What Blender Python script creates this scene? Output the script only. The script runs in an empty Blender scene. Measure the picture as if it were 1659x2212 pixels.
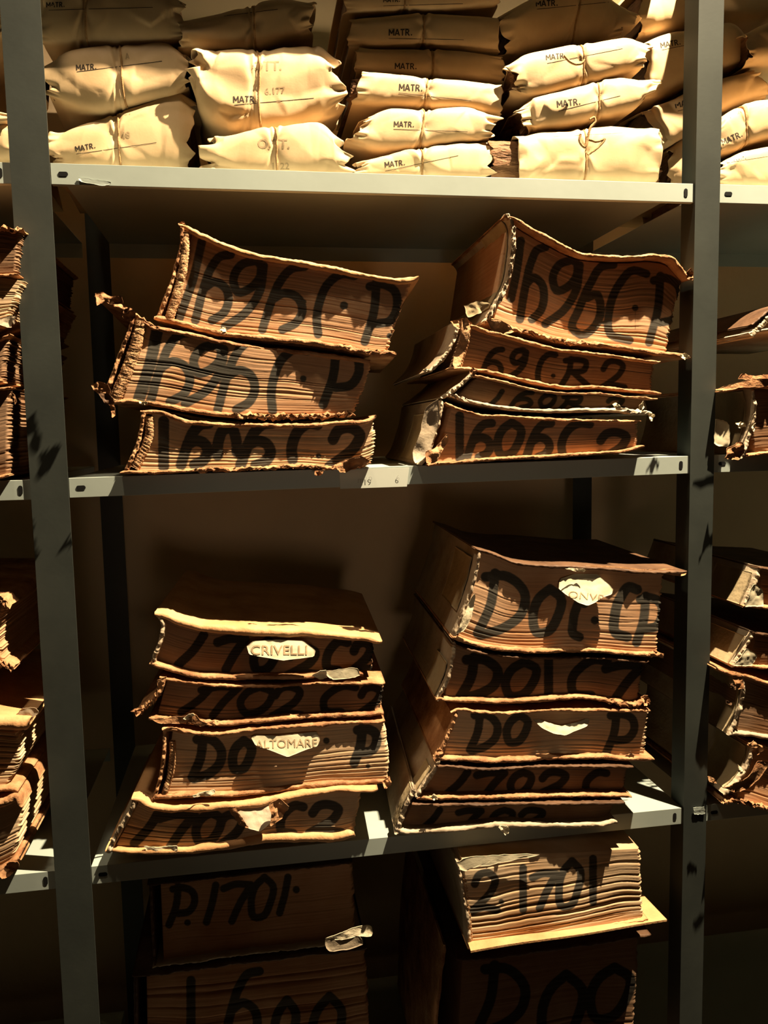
import bpy, bmesh, math, random
import numpy as np
from mathutils import Vector, Matrix, noise as mn
from mathutils.bvhtree import BVHTree
from mathutils.geometry import delaunay_2d_cdt

# ------------------------------------------------------------------ camera, light, exposure
S = bpy.context.scene
FLOOR = -1.34                      # scene origin sits on the middle shelf; floor below it
CP = np.array([0.2704, -1.2669, 0.0586])
YAW, PITCH, ROLL, FPX = 0.161, -0.1008, -0.0192, 1750.9
W0, H0 = 1659, 2212
def cam_axes():
    cy, sy = math.cos(YAW), math.sin(YAW)
    f = np.array([sy*math.cos(PITCH), cy*math.cos(PITCH), math.sin(PITCH)])
    r = np.array([cy, -sy, 0.0]); u = np.cross(r, f)
    c, s = math.cos(ROLL), math.sin(ROLL)
    return f, c*r+s*u, -s*r+c*u
F_, R_, U_ = cam_axes()
cam = bpy.data.objects.new('camera', bpy.data.cameras.new('camera'))
S.collection.objects.link(cam); S.camera = cam
cam.data.sensor_fit = 'VERTICAL'; cam.data.sensor_height = 36; cam.data.lens = FPX*36/H0
cam.data.clip_start = 0.05; cam.data.clip_end = 50
cam.matrix_world = Matrix(((R_[0],U_[0],-F_[0],CP[0]),(R_[1],U_[1],-F_[1],CP[1]),(R_[2],U_[2],-F_[2],CP[2]),(0,0,0,1)))

S.view_settings.view_transform = 'Standard'; S.view_settings.look = 'None'
S.view_settings.gamma = 1; S.view_settings.use_curve_mapping = False
S.view_settings.exposure = -0.15
w = bpy.data.worlds.new('world'); S.world = w; w.use_nodes = True
w.node_tree.nodes['Background'].inputs[0].default_value = (1.0, 0.62, 0.34, 1)
w.node_tree.nodes['Background'].inputs[1].default_value = 0.0015

def lamp(name, loc, power, col, size, aim=None, cone=60):
    l = bpy.data.lights.new(name, 'SPOT' if aim else 'POINT'); l.energy = power; l.color = col; l.shadow_soft_size = size
    o = bpy.data.objects.new(name, l); S.collection.objects.link(o); o.location = loc
    if aim:
        l.spot_size = math.radians(cone); l.spot_blend = .6
        o.rotation_euler = (Vector(aim)-Vector(loc)).to_track_quat('-Z', 'Y').to_euler()
    return o
lamp('ceiling_lamp', (1.32, -0.43, 2.10), 1450, (1.0, 0.78, 0.50), 0.012, (0.72, 0.02, -0.1), 74)
lamp('aisle_lamp', (-0.05, -0.36, 1.75), 52, (1.0, 0.76, 0.48), 0.05)
lamp('low_wall_fill', (0.45, -2.2, -0.42), 14, (1.0, 0.74, 0.50), 0.15, (0.55, 0.6, -0.12), 30)  # added fill, no known source: lifts the back wall under the middle shelf

# ------------------------------------------------------------------ pixel measurements -> points in the room
def ray(px, py):
    px = np.asarray(px, float); py = np.asarray(py, float)
    a = (px-W0/2)/FPX; b = (H0/2-py)/FPX
    return F_ + a[..., None]*R_ + b[..., None]*U_
def p2w(px, py, y0=0.0, yaw=0.0, xr=0.5):
    d = ray(px, py); ta = math.tan(yaw)
    t = (y0 + ta*(CP[0]-xr) - CP[1])/(d[..., 1]-ta*d[..., 0])
    return CP + t[..., None]*d
def w2p(P):
    d = np.asarray(P)-CP; Z = d@F_
    return W0/2+FPX*(d@R_)/Z, H0/2-FPX*(d@U_)/Z
def nrm(yaw): return np.array([-math.sin(yaw), math.cos(yaw), 0.0])

def smooth(pts, n):
    p = np.array(pts, float)
    if len(p) == 1: return np.repeat(p, n, 0)
    s = np.r_[0, np.cumsum(np.hypot(*np.diff(p, axis=0).T))]
    t = np.linspace(0, s[-1], n)
    m = np.gradient(p, s, axis=0) if len(p) > 2 else np.repeat((p[1:]-p[:1])/s[-1], 2, 0)
    k = np.clip(np.searchsorted(s, t, 'right')-1, 0, len(s)-2); h = (s[k+1]-s[k])[:, None]; q = ((t-s[k])[:, None])/h
    return ((2*q**3-3*q**2+1)*p[k] + (q**3-2*q**2+q)*h*m[k] + (-2*q**3+3*q**2)*p[k+1] + (q**3-q**2)*h*m[k+1])

# value noise in numpy
def vnoise(P, seed=0):
    P = np.asarray(P, float); i = np.floor(P).astype(np.int64); f = P-i; f = f*f*(3-2*f)
    def h(a):
        n = (a[..., 0]*73856093) ^ (a[..., 1]*19349663) ^ (a[..., 2]*83492791) ^ (seed*2654435761 & 0x7fffffff)
        n = (n ^ (n >> 13))*1274126177 & 0x7fffffff; n = (n ^ (n >> 16))*668265263 & 0x7fffffff
        return (n & 0xffff)/32767.5-1
    r = 0
    for a in (0, 1):
        for b in (0, 1):
            for c in (0, 1):
                wt = (f[..., 0] if a else 1-f[..., 0])*(f[..., 1] if b else 1-f[..., 1])*(f[..., 2] if c else 1-f[..., 2])
                r = r + wt*h(i+np.array([a, b, c]))
    return r
def fbm(P, seed=0, o=3):
    r = 0; a = 1.0
    for k in range(o): r = r + a*vnoise(np.asarray(P)*(2**k), seed+k*7); a *= .5
    return r

# ------------------------------------------------------------------ materials
def mat(name):
    m = bpy.data.materials.new(name); m.use_nodes = True
    nt = m.node_tree; return m, nt, nt.nodes['Principled BSDF']
def N(nt, t, **kw):
    n = nt.nodes.new(t)
    for k, v in kw.items():
        if k in n.inputs: n.inputs[k].default_value = v
        else: setattr(n, k, v)
    return n
def ramp(nt, fac, stops):
    r = nt.nodes.new('ShaderNodeValToRGB'); nt.links.new(fac, r.inputs[0])
    e = r.color_ramp.elements
    while len(e) < len(stops): e.new(0.5)
    for k, (p, c) in enumerate(stops): e[k].position = p; e[k].color = (*c, 1)
    return r
def noisy(name, stops, scale=20, rough=.8, bump=.3, bscale=120, detail=5, metal=0, stretch=(1, 1, 1), dist=.002, spec=.2):
    m, nt, b = mat(name); L = nt.links.new
    tc = N(nt, 'ShaderNodeTexCoord'); mp = N(nt, 'ShaderNodeMapping'); mp.inputs['Scale'].default_value = stretch
    L(tc.outputs['Object'], mp.inputs[0])
    n = N(nt, 'ShaderNodeTexNoise', Scale=scale, Detail=detail, Roughness=.6); L(mp.outputs[0], n.inputs['Vector'])
    L(ramp(nt, n.outputs['Fac'], stops).outputs[0], b.inputs['Base Color'])
    n2 = N(nt, 'ShaderNodeTexNoise', Scale=bscale, Detail=4); L(mp.outputs[0], n2.inputs['Vector'])
    bp = N(nt, 'ShaderNodeBump', Strength=bump, Distance=dist); L(n2.outputs['Fac'], bp.inputs['Height']); L(bp.outputs[0], b.inputs['Normal'])
    b.inputs['Roughness'].default_value = rough; b.inputs['Metallic'].default_value = metal
    b.inputs['Specular IOR Level'].default_value = spec
    return m
M = {}
M['lip'] = noisy('shelf_enamel', [(.3, (.33, .385, .355)), (.7, (.38, .44, .41))], 6, .45, .05, 60, spec=.4)
M['post'] = noisy('grey_green_enamel', [(.25, (.026, .031, .028)), (.75, (.042, .049, .043))], 9, .5, .03, 150, spec=.35)
M['hole'] = noisy('dark_slot', [(0, (.004, .004, .004)), (1, (.008, .008, .008))], 5, .9, 0, 10)
M['kraft'] = noisy('kraft_paper', [(.3, (.50, .345, .185)), (.7, (.62, .45, .26))], 14, .62, .15, 300, stretch=(1, 1, 1), dist=.0006, spec=.35)
M['contents'] = noisy('dark_bundle_contents', [(.3, (.10, .045, .02)), (.75, (.28, .14, .065))], 30, .7, .8, 60, stretch=(1, 1, 4), dist=.006)
M['twine'] = noisy('brown_twine', [(.3, (.30, .17, .07)), (.7, (.45, .28, .13))], 200, .8, .5, 900)
M['leather'] = noisy('worn_tan_leather', [(.25, (.14, .052, .022)), (.45, (.34, .165, .075)), (.62, (.50, .28, .14)), (.85, (.60, .40, .24))], 24, .7, .7, 170, detail=8, dist=.003)
M['leather_light'] = noisy('pale_vellum', [(.25, (.24, .17, .11)), (.5, (.42, .34, .24)), (.8, (.54, .47, .36))], 14, .65, .5, 120, detail=8, dist=.002)
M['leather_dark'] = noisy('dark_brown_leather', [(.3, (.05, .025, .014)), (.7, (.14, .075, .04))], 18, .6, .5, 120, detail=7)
M['leather_orange'] = noisy('orange_leather', [(.25, (.38, .18, .075)), (.55, (.60, .34, .16)), (.85, (.68, .43, .24))], 12, .6, .4, 200, detail=7)
M['cream_scrap'] = noisy('cream_paper_scrap', [(.3, (.66, .55, .36)), (.7, (.82, .74, .54))], 30, .8, .4, 200)
M['slip'] = noisy('white_paper_slip', [(.3, (.60, .64, .58)), (.7, (.64, .69, .62))], 8, .7, .02, 60)
M['label'] = noisy('parchment_label', [(.3, (.50, .44, .30)), (.7, (.60, .54, .38))], 30, .75, .3, 250, dist=.0008)
M['label_pale'] = noisy('faded_paper_patch', [(.3, (.30, .23, .13)), (.7, (.44, .35, .21))], 20, .8, .4, 150)
M['band'] = noisy('stitched_headband', [(.3, (.30, .15, .07)), (.7, (.58, .36, .19))], 60, .8, .9, 260, dist=.003)
M['ink'] = noisy('black_stamp_ink', [(.35, (.02, .016, .014)), (.8, (.07, .05, .035))], 400, .8, 0, 10)
M['ink_faint'] = noisy('faded_stamp_ink', [(.3, (.26, .19, .11)), (.7, (.42, .31, .18))], 150, .8, 0, 10)
M['ink_pencil'] = noisy('blue_pencil', [(.3, (.42, .44, .42)), (.7, (.52, .53, .47))], 150, .8, 0, 10)
M['wall'] = noisy('ochre_plaster', [(.3, (.58, .43, .27)), (.7, (.68, .52, .33))], 3, .9, .3, 40, dist=.004)
M['floor'] = noisy('terracotta_floor', [(.3, (.010, .007, .005)), (.7, (.016, .011, .008))], 5, .6, .2, 40)
M['ceiling'] = noisy('ceiling_plaster', [(.3, (.05, .04, .03)), (.7, (.07, .055, .04))], 4, .9, .2, 40)

def page_mat(name, c1, c2, gap, ink=((.034, .030, .025), (.105, .095, .076))):
    m, nt, b = mat(name); L = nt.links.new
    uv = N(nt, 'ShaderNodeUVMap'); uv.uv_map = 'UVMap'
    mp = N(nt, 'ShaderNodeMapping'); mp.inputs['Scale'].default_value = (2.2, 75, 1); L(uv.outputs[0], mp.inputs[0])
    n = N(nt, 'ShaderNodeTexNoise', Scale=1.0, Detail=6, Roughness=.7); L(mp.outputs[0], n.inputs['Vector'])
    r = ramp(nt, n.outputs['Fac'], [(.22, gap), (.40, c1), (.62, c2), (.85, tuple(min(1, x*1.18) for x in c2))])
    tc = N(nt, 'ShaderNodeTexCoord'); st = N(nt, 'ShaderNodeTexNoise', Scale=9, Detail=5); L(tc.outputs['Object'], st.inputs['Vector'])
    rs = ramp(nt, st.outputs['Fac'], [(.3, (.74, .58, .45)), (.62, (1, 1, 1))])
    mul = N(nt, 'ShaderNodeMix', data_type='RGBA', blend_type='MULTIPLY'); mul.inputs[0].default_value = 1
    L(r.outputs[0], mul.inputs[6]); L(rs.outputs[0], mul.inputs[7])
    at = N(nt, 'ShaderNodeAttribute', attribute_name='ink')
    n3 = N(nt, 'ShaderNodeTexNoise', Scale=1.6, Detail=4); L(mp.outputs[0], n3.inputs['Vector'])
    ad = N(nt, 'ShaderNodeMath', operation='MULTIPLY_ADD'); L(n3.outputs['Fac'], ad.inputs[0]); ad.inputs[1].default_value = .5; L(at.outputs['Fac'], ad.inputs[2])
    cr = ramp(nt, ad.outputs[0], [(.60, (0, 0, 0)), (.92, (1, 1, 1))])
    mx = N(nt, 'ShaderNodeMix', data_type='RGBA'); L(cr.outputs[0], mx.inputs[0]); L(mul.outputs[2], mx.inputs[6])
    ic = ramp(nt, n.outputs['Fac'], [(.25, ink[0]), (.75, ink[1])]); L(ic.outputs[0], mx.inputs[7])
    L(mx.outputs[2], b.inputs['Base Color'])
    bp = N(nt, 'ShaderNodeBump', Strength=.3, Distance=.001); L(n.outputs['Fac'], bp.inputs['Height']); L(bp.outputs[0], b.inputs['Normal'])
    b.inputs['Roughness'].default_value = .8; b.inputs['Specular IOR Level'].default_value = .15
    return m
M['page'] = page_mat('aged_page_edges', (.54, .32, .18), (.62, .39, .235), (.32, .17, .09))
M['page_pale'] = page_mat('pale_page_edges', (.60, .43, .26), (.70, .52, .34), (.32, .19, .10))
M['page_shaded'] = page_mat('shaded_page_edges', (.22, .135, .08), (.28, .175, .105), (.12, .07, .04), ((.012, .010, .008), (.03, .026, .02)))  # darker copy for ledgers in shade: the shade is put into page and ink colour

# ------------------------------------------------------------------ object helpers
def link(o, parent=None):
    S.collection.objects.link(o)
    if parent: o.parent = parent
    return o
SHELF_TOPS = []
def mesh_obj(name, V, Fc, m, parent=None, smoothf=True, uv=None, attr=None):
    V = np.asarray(V, float).copy()
    if parent is not None and m is not M['lip'] and SHELF_TOPS:     # whatever rests on a shelf stays above its sheet
        for za, zb in SHELF_TOPS:
            zs = za+(zb-za)*np.clip(V[:, 0], 0, 1)+.0012; k = (V[:, 1] > -.0015) & (V[:, 1] < .51) & (V[:, 2] < zs) & (V[:, 2] > zs-.034)
            V[k, 2] = zs[k]
    if parent is not None:
        b = parent
        while b is not None: V -= np.array(b.location); b = b.parent
    me = bpy.data.meshes.new(name); me.from_pydata(V.tolist(), [], [tuple(int(i) for i in f) for f in Fc])
    if uv is not None:
        lay = me.uv_layers.new(name='UVMap'); li = np.zeros(len(me.loops), np.int32); me.loops.foreach_get('vertex_index', li)
        lay.data.foreach_set('uv', np.asarray(uv, np.float32)[li].ravel())
    if attr is not None:
        a = me.attributes.new('ink', 'FLOAT', 'POINT'); a.data.foreach_set('value', np.asarray(attr, np.float32))
    me.materials.append(m)
    if smoothf: me.polygons.foreach_set('use_smooth', [True]*len(me.polygons))
    me.update()
    o = bpy.data.objects.new(name, me); return link(o, parent)
def empty(name, loc, label, cat, group=None):
    o = bpy.data.objects.new(name, None); o.empty_display_size = .05; o.location = loc; link(o)
    o['label'] = label; o['category'] = cat
    if group: o['group'] = group
    return o
def grid_faces(a, b, wrap=False):
    i, j = np.meshgrid(np.arange(a-1), np.arange(b if wrap else b-1), indexing='ij')
    j2 = (j+1) % b
    return np.stack([i*b+j, (i+1)*b+j, (i+1)*b+j2, i*b+j2], -1).reshape(-1, 4)
def box(name, lo, hi, m, parent=None, bev=0.0):
    x0, y0, z0 = lo; x1, y1, z1 = hi
    V = [(x, y, z) for x in (x0, x1) for y in (y0, y1) for z in (z0, z1)]
    Fc = [(0, 1, 3, 2), (4, 6, 7, 5), (0, 4, 5, 1), (2, 3, 7, 6), (0, 2, 6, 4), (1, 5, 7, 3)]
    o = mesh_obj(name, V, Fc, m, parent, False)
    if bev:
        md = o.modifiers.new('bevel', 'BEVEL'); md.width = bev; md.segments = 2
    return o
def tube(name, P, rad, m, parent=None, seg=8, twist=0, depth=.25, ends=True):
    P = np.asarray(P, float); n = len(P); T = np.gradient(P, axis=0); T /= np.linalg.norm(T, axis=1)[:, None]+1e-9
    a = np.array([0, -1, 0.0]); A = np.cross(T, a); A /= np.linalg.norm(A, axis=1)[:, None]+1e-9; B = np.cross(T, A)
    s = np.r_[0, np.cumsum(np.linalg.norm(np.diff(P, axis=0), axis=1))]
    th = np.linspace(0, 2*np.pi, seg, endpoint=False)
    rad = np.broadcast_to(rad, (n,))
    r = rad[:, None]*(1+(depth*np.abs(np.sin(s[:, None]*twist+th[None]*1.0)) if twist else 0))
    V = P[:, None]+r[..., None]*(A[:, None]*np.cos(th)[None, :, None]+B[:, None]*np.sin(th)[None, :, None])
    V = V.reshape(-1, 3); Fc = grid_faces(n, seg, True).tolist()
    Fc += [list(range(seg))[::-1], [(n-1)*seg+k for k in range(seg)]]
    return mesh_obj(name, V, Fc, m, parent)

# a thin board or leather strip: outline in the book's front plane, running back into the shelf
def strip(name, pts, tpx, m, parent, y0, yaw=0, L=.36, n=90, jag=.0012, rag=(), side=1, xr=.5, seed=1, front_wob=.002, round_=1.0, lump=.0008):
    q = smooth(pts, n); d = np.gradient(q, axis=0); d /= np.hypot(*d.T)[:, None]
    nr = np.stack([-d[:, 1], d[:, 0]], 1)*side              # to the inner side
    t = np.interp(np.linspace(0, 1, n), np.linspace(0, 1, np.size(tpx)), np.atleast_1d(tpx))
    t = t*(1+.14*vnoise(np.stack([np.arange(n)*.17, np.zeros(n), np.zeros(n)], 1), seed))
    t[0] *= .55; t[1] *= .85; t[-1] *= .5; t[-2] *= .85
    O = p2w(q[:, 0], q[:, 1], y0, yaw, xr); I = p2w(q[:, 0]+nr[:, 0]*t, q[:, 1]+nr[:, 1]*t, y0, yaw, xr)
    c = (O+I)/2; h = (O-I)/2; hr = np.linalg.norm(h, axis=1); nn = nrm(yaw)
    ks = 9; th = np.linspace(0, np.pi, ks)
    rows = []
    outer_back = [L, L*.75, L*.5, L*.3, L*.15, .03, .012]
    for dd in outer_back: rows.append((1.0, dd, 0))
    for a in th: rows.append((math.cos(a), None, math.sin(a)))
    for dd in outer_back[::-1]: rows.append((-1.0, dd, 0))
    V = np.zeros((n, len(rows), 3))
    for j, (cw, dd, sn) in enumerate(rows):
        dep = hr*round_*(1-sn) if dd is None else np.full(n, dd)
        V[:, j] = c + h*cw + nn*dep[:, None]
    ff = np.array([1.0 if r[1] is None else max(0.15, 1-r[1]/.05) for r in rows])
    A = fbm(V*np.array([70., 70, 160]), seed, 4); B = fbm(V*np.array([70., 70, 160])+31.7, seed+3, 4)
    V[..., 2] += lump*A*ff; V[..., 0] += lump*.7*B*ff
    wob = fbm(np.stack([np.linspace(0, 14, n), np.zeros(n), np.zeros(n)], 1), seed+9, 4)
    V += nn*(wob[:, None, None]*front_wob*ff[None, :, None])
    fr = fbm(V*420, seed+5, 3)
    U = np.linspace(0, 1, n)
    ra = np.full(n, jag)
    for (a, b, amp) in rag: ra = np.where((U >= a) & (U <= b), amp, ra)
    V[..., 2] += fr*ra[:, None]*ff; V += nn*(fbm(V*380+9, seed+8, 3)*ra[:, None]*ff*1.3)[..., None]
    k = len(rows); Fc = grid_faces(n, k, True).tolist()
    Fc += [list(range(k))[::-1], [(n-1)*k+j for j in range(k)]]
    return mesh_obj(name, V.reshape(-1, 3), Fc, m, parent)

# ------------------------------------------------------------------ brush lettering
GL = {
 '1': [[(1, 0), (.62, .48), (0, 1)]],
 'I': [[(.5, 0), (.5, 1)]],
 'h': [[(1, 0), (.72, .03), (.48, .2), (.28, .5), (.05, 1)], [(.27, .52), (.55, .42), (.85, .5), (.95, .68), (.82, .88), (.5, 1)]],
 '6': [[(1, 0), (.75, .02), (.5, .25), (.22, .65), (.08, .9), (.3, 1), (.58, .88), (.72, .62), (.62, .42), (.42, .47)]],
 '9': [[(.72, .0), (.4, .06), (.2, .3), (.32, .48), (.6, .42), (.86, .2), (.82, .03), (.72, 0)], [(.93, .08), (.82, .48), (.5, .78), (0, 1)]],
 '0': [[(.6, 0), (.25, .2), (.05, .6), (.2, .97), (.5, .95), (.85, .6), (.95, .2), (.6, 0)]],
 'n': [[(.0, .9), (.05, .45), (.35, .08), (.7, .05), (.95, .4), (1, .8)]],
 '2': [[(.1, .3), (.25, .07), (.6, 0), (.88, .17), (.75, .47), (.4, .75), (0, 1)], [(0, 1), (.45, .9), (.95, .97)]],
 '7': [[(0, .14), (.4, .03), (1, .04)], [(1, .04), (.62, .5), (.3, 1)]],
 'c': [[(1, .03), (.72, 0), (.42, .15), (.22, .45), (.15, .75), (.18, 1)]],
 'C': [[(1, .05), (.68, 0), (.35, .2), (.12, .55), (.15, .92), (.6, 1)]],
 'P': [[(.35, 0), (.27, .5), (0, 1)], [(.15, .07), (.5, .03), (.9, .15), (.97, .4), (.75, .65), (.35, .7)]],
 'R': [[(.35, 0), (.27, .5), (0, 1)], [(.15, .07), (.5, .03), (.9, .15), (.85, .4), (.35, .5)], [(.4, .5), (.95, 1)]],
 'D': [[(.38, 0), (.3, .5), (.05, .97)], [(.2, .06), (.6, .05), (.95, .35), (.88, .65), (.55, .88), (.1, 1)]],
}
def strokes(spec, w):
    out = []
    for g in spec:
        if g[0] == '.': out.append((np.array([[g[1], g[2]]], float), g[3])); continue
        _, x0, y0, x1, y1 = g[:5]; ww = g[5] if len(g) > 5 else w
        for s in GL[g[0]]:
            s = np.array(s, float); p = np.stack([x0+s[:, 0]*(x1-x0), y0+s[:, 1]*(y1-y0)], 1)
            out.append((smooth(p, 26) if len(p) > 2 else p, ww/2))
    return out
def ink_field(px, py, st):
    v = np.zeros(px.shape)
    for p, r in st:
        if len(p) == 1: d = np.hypot(px-p[0, 0], py-p[0, 1])
        else:
            d = np.full(px.shape, 1e9)
            for a, b in zip(p[:-1], p[1:]):
                e = b-a; t = np.clip(((px-a[0])*e[0]+(py-a[1])*e[1])/(e@e+1e-9), 0, 1)
                d = np.minimum(d, np.hypot(px-a[0]-t*e[0], py-a[1]-t*e[1]))
        v = np.maximum(v, np.clip(1-(d-r+2.5)/5, 0, 1))
    return v*.75

LASTBOOK = {}
def book(label, top, bot, left, right, tt=9, tb=9, y0=-.02, yaw=0., L=.37, rec=.012, ink=(), iw=20, spine=None, st=8, band=None,
         mats=('leather', 'leather', 'leather'), page='page', gaps=(), gapd=.003, wav=.02, seed=1, topc=True, botc=True, ragt=(), ragb=(),
         rags=((0, 1, .001),), scraps=(), xr=.5, name='ledger_volume', cat='ledger', group=None, fan=0., side_patch=None, rbow=0., lbow=0., jag=.0008, inset_t=0):
    rec *= .85
    top = [tuple(map(float, p)) for p in top]; bot = [tuple(map(float, p)) for p in bot]
    bz = p2w(bot[0][0], bot[0][1], y0, yaw, xr); bz2 = p2w(bot[-1][0], bot[-1][1], y0, yaw, xr)
    base = (bz+bz2)/2+nrm(yaw)*L/2; base[2] = min(bz[2], bz2[2])
    root = empty(name, base, label, cat, group)
    # text block
    T = np.array(top); B = np.array(bot); h = abs(bot[len(bot)//2][1]-top[len(top)//2][1])
    nu = int(max(40, (right[0][0]-left[0][0])/2.6)); nv = int(max(24, h/1.25))
    u = np.linspace(0, 1, nu); v = np.linspace(0, 1, nv)
    xt = left[0][0]+(right[0][0]-left[0][0])*u; xb = left[1][0]+(right[1][0]-left[1][0])*u
    Ts = smooth(top, 120); Bs = smooth(bot, 120)
    yt = np.interp(xt, Ts[:, 0], Ts[:, 1])+float(np.mean(tt))*.7+inset_t; yb = np.interp(xb, Bs[:, 0], Bs[:, 1])-float(np.mean(tb))*.7
    nn = nrm(yaw)
    PT = p2w(xt, yt, y0, yaw, xr); PB = p2w(xb, yb, y0, yaw, xr)
    rng = np.random.default_rng(seed)
    vv = v[None]*np.ones((nu, 1)); uu = u[:, None]*np.ones((1, nv))
    G = PT[:, None]*(1-v[None, :, None])+PB[:, None]*v[None, :, None]
    ax = np.array([math.cos(yaw), math.sin(yaw), 0])
    G += ax*((rbow*np.sin(np.pi*vv)*uu + lbow*np.sin(np.pi*vv)*(1-uu))[..., None])
    # page waviness: pages dip and rise together
    wv = wav*(np.sin(uu*5.3+seed)+.5*np.sin(uu*11+seed*2.1)+.3*fbm(np.stack([uu*9, vv*2, vv*0], -1), seed, 2))
    v2 = vv+wv*np.sin(np.pi*vv)
    dep = np.zeros_like(vv)+rec
    dep += .00025*fbm(np.stack([uu*3, v2*60, vv*0], -1), seed+1, 3)
    ng = 10
    for k in range(ng):
        g0 = rng.uniform(.04, .96); wd = rng.uniform(.006, .014); amp = gapd*rng.uniform(.05, .35)
        lo, hi = sorted(rng.uniform(0, 1, 2)); win = 1/(1+np.exp(-(uu-lo+.1)*25))/(1+np.exp((uu-hi-.1)*25))
        dep += amp*np.exp(-((v2-g0-.004*np.sin(uu*17+k))/wd)**2)*win
    for (g0, wd, amp) in gaps:
        win = .35+.65*np.clip(fbm(np.stack([uu*4+g0*50, vv*0, vv*0], -1), seed+4, 2)+.6, 0, 1)
        dep += .6*amp*np.exp(-((v2-g0-rng.uniform(-.02, .02))/(wd*rng.uniform(.5, 1.1)))**2)*win
    edge = np.clip((uu-.985)/.015, 0, 1); dep += .004*edge**2
    dep += .0035*vnoise(np.stack([uu*2.2, vv*1.5, vv*0], -1), seed+11)*1.0
    ragx = .0022*fbm(np.stack([v2*45, vv*0, vv*0], -1), seed+6, 3)*np.clip((uu-.97)/.03, 0, 1)
    G = G+nn*dep[..., None]+ax*ragx[..., None]
    px, py = w2p(G.reshape(-1, 3)); ik = ink_field(px, py, strokes(ink, iw)) if ink else np.zeros(px.shape)
    V = G.reshape(-1, 3); Fc = grid_faces(nu, nv)[:, ::-1].tolist()
    uvs = np.stack([uu.ravel(), v2.ravel()*h/110.], 1)
    ring = [i*nv for i in range(nu)]+[(nu-1)*nv+j for j in range(1, nv)]+[i*nv+nv-1 for i in range(nu-2, -1, -1)]+[j for j in range(nv-2, 0, -1)]
    base_i = len(V); bk = V[ring]+nn*(L-rec-.012); V = np.vstack([V, bk]); uvs = np.vstack([uvs, uvs[ring]+np.array([.8, 0])]); ik = np.r_[ik, np.zeros(len(ring))]
    k = len(ring)
    for a in range(k):
        b = (a+1) % k; Fc.append((ring[a], ring[b], base_i+b, base_i+a))
    Fc.append([base_i+a for a in range(k)])
    mesh_obj('page_block', V, Fc, M[page], root, True, uvs, ik)
    kw = dict(y0=y0, yaw=yaw, xr=xr)
    if topc: strip('front_cover', top, tt, M[mats[0]], root, L=L, rag=ragt, seed=seed, jag=jag, **kw)
    if botc: strip('back_cover', bot, tb, M[mats[1]], root, L=L, rag=ragb, side=-1, seed=seed+20, jag=jag, **kw)
    if spine is not None:
        strip('spine', spine, st, M[mats[2]], root, L=L, n=70, rag=rags, side=-1, seed=seed+40, lump=.001, **kw)
    if band is not None:
        q = smooth(band[0], 60); P = p2w(q[:, 0], q[:, 1], y0+.006, yaw, xr)
        tube('headband', P+.0008*np.stack([fbm(P*200, 3), fbm(P*200, 5), fbm(P*200, 7)], 1), band[1], M['band'], root, 12, twist=620, depth=.35)
    if side_patch is not None:
        # paper patch pasted on the spine: follows the spine outline at two depths
        s0, s1, d0, d1 = side_patch; q = smooth(spine, 40)[int(s0*39):int(s1*39)+1]; P = p2w(q[:, 0], q[:, 1], y0, yaw, xr)
        D = np.linspace(d0, d1, 20); out = -ax*.0028
        G2 = P[:, None]+nn*D[None, :, None]+out; G2 = G2+ax*(.0006*fbm(G2*60, seed, 3))[..., None]
        a, b = G2.shape[:2]; V2 = np.vstack([G2.reshape(-1, 3), (G2+ax*.0012).reshape(-1, 3)]); F1 = grid_faces(a, b)
        F2 = (F1[:, ::-1]+a*b); rim = [i*b for i in range(a)]+[(a-1)*b+j for j in range(1, b)]+[i*b+b-1 for i in range(a-2, -1, -1)]+[j for j in range(b-2, 0, -1)]
        F3 = [(rim[i], rim[(i+1) % len(rim)], rim[(i+1) % len(rim)]+a*b, rim[i]+a*b) for i in range(len(rim))]
        mesh_obj('spine_patch', V2, F1.tolist()+F2.tolist()+F3, M['label_pale'], root)['label'] = 'paler paper patch on the spine'
    for s in scraps: scrap(root, *s, yaw=yaw, xr=xr)
    LASTBOOK.update(y0=y0, yaw=yaw, xr=xr, rec=rec)
    return root

# small crumpled shred of leather or paper; outline in px, own thickness and curl
def scrap(parent, pts, y, mk='leather', curl=.004, th=.0011, name='torn_shred', seed=3, yaw=0, xr=.5):
    p = np.array(pts, float); c = p.mean(0); n = 36
    cl = np.vstack([p, p[:1]]); q = smooth(cl, n+1)[:-1]*.45+np.array([np.interp(np.linspace(0, len(p), n+1)[:-1], np.arange(len(p)+1), cl[:, k]) for k in (0, 1)]).T*.55
    rings = []; R = 7
    for k in range(R+1):
        f = k/R; rings.append(c+(q-c)*f)
    A = np.array(rings)                       # R+1,n,2
    A = A+1.2*np.stack([vnoise(np.stack([A[..., 0]*.25, A[..., 1]*.25, A[..., 0]*0], -1), seed), vnoise(np.stack([A[..., 0]*.25, A[..., 1]*.25, A[..., 0]*0+5], -1), seed)], -1)*np.linspace(0, 1, R+1)[:, None, None]
    P = p2w(A[..., 0], A[..., 1], y, yaw, xr)
    w_ = np.linalg.norm(P[-1]-P[0], axis=1).max()+1e-6
    dd = curl*fbm(P*(1.3/w_)+seed, seed, 3)-curl*.6*(np.linalg.norm(P-P[0, 0], axis=2)/w_)**2
    G = P+nrm(yaw)*dd[..., None]
    V1 = G.reshape(-1, 3); V2 = V1+nrm(yaw)*th; F1 = grid_faces(R+1, n, True); F2 = F1[:, ::-1]+len(V1)
    e = R*n; F3 = [(e+i, e+(i+1) % n, len(V1)+e+(i+1) % n, len(V1)+e+i) for i in range(n)]
    return mesh_obj(name, np.vstack([V1, V2]), F1.tolist()+F2.tolist()+F3, M[mk], parent)

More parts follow.
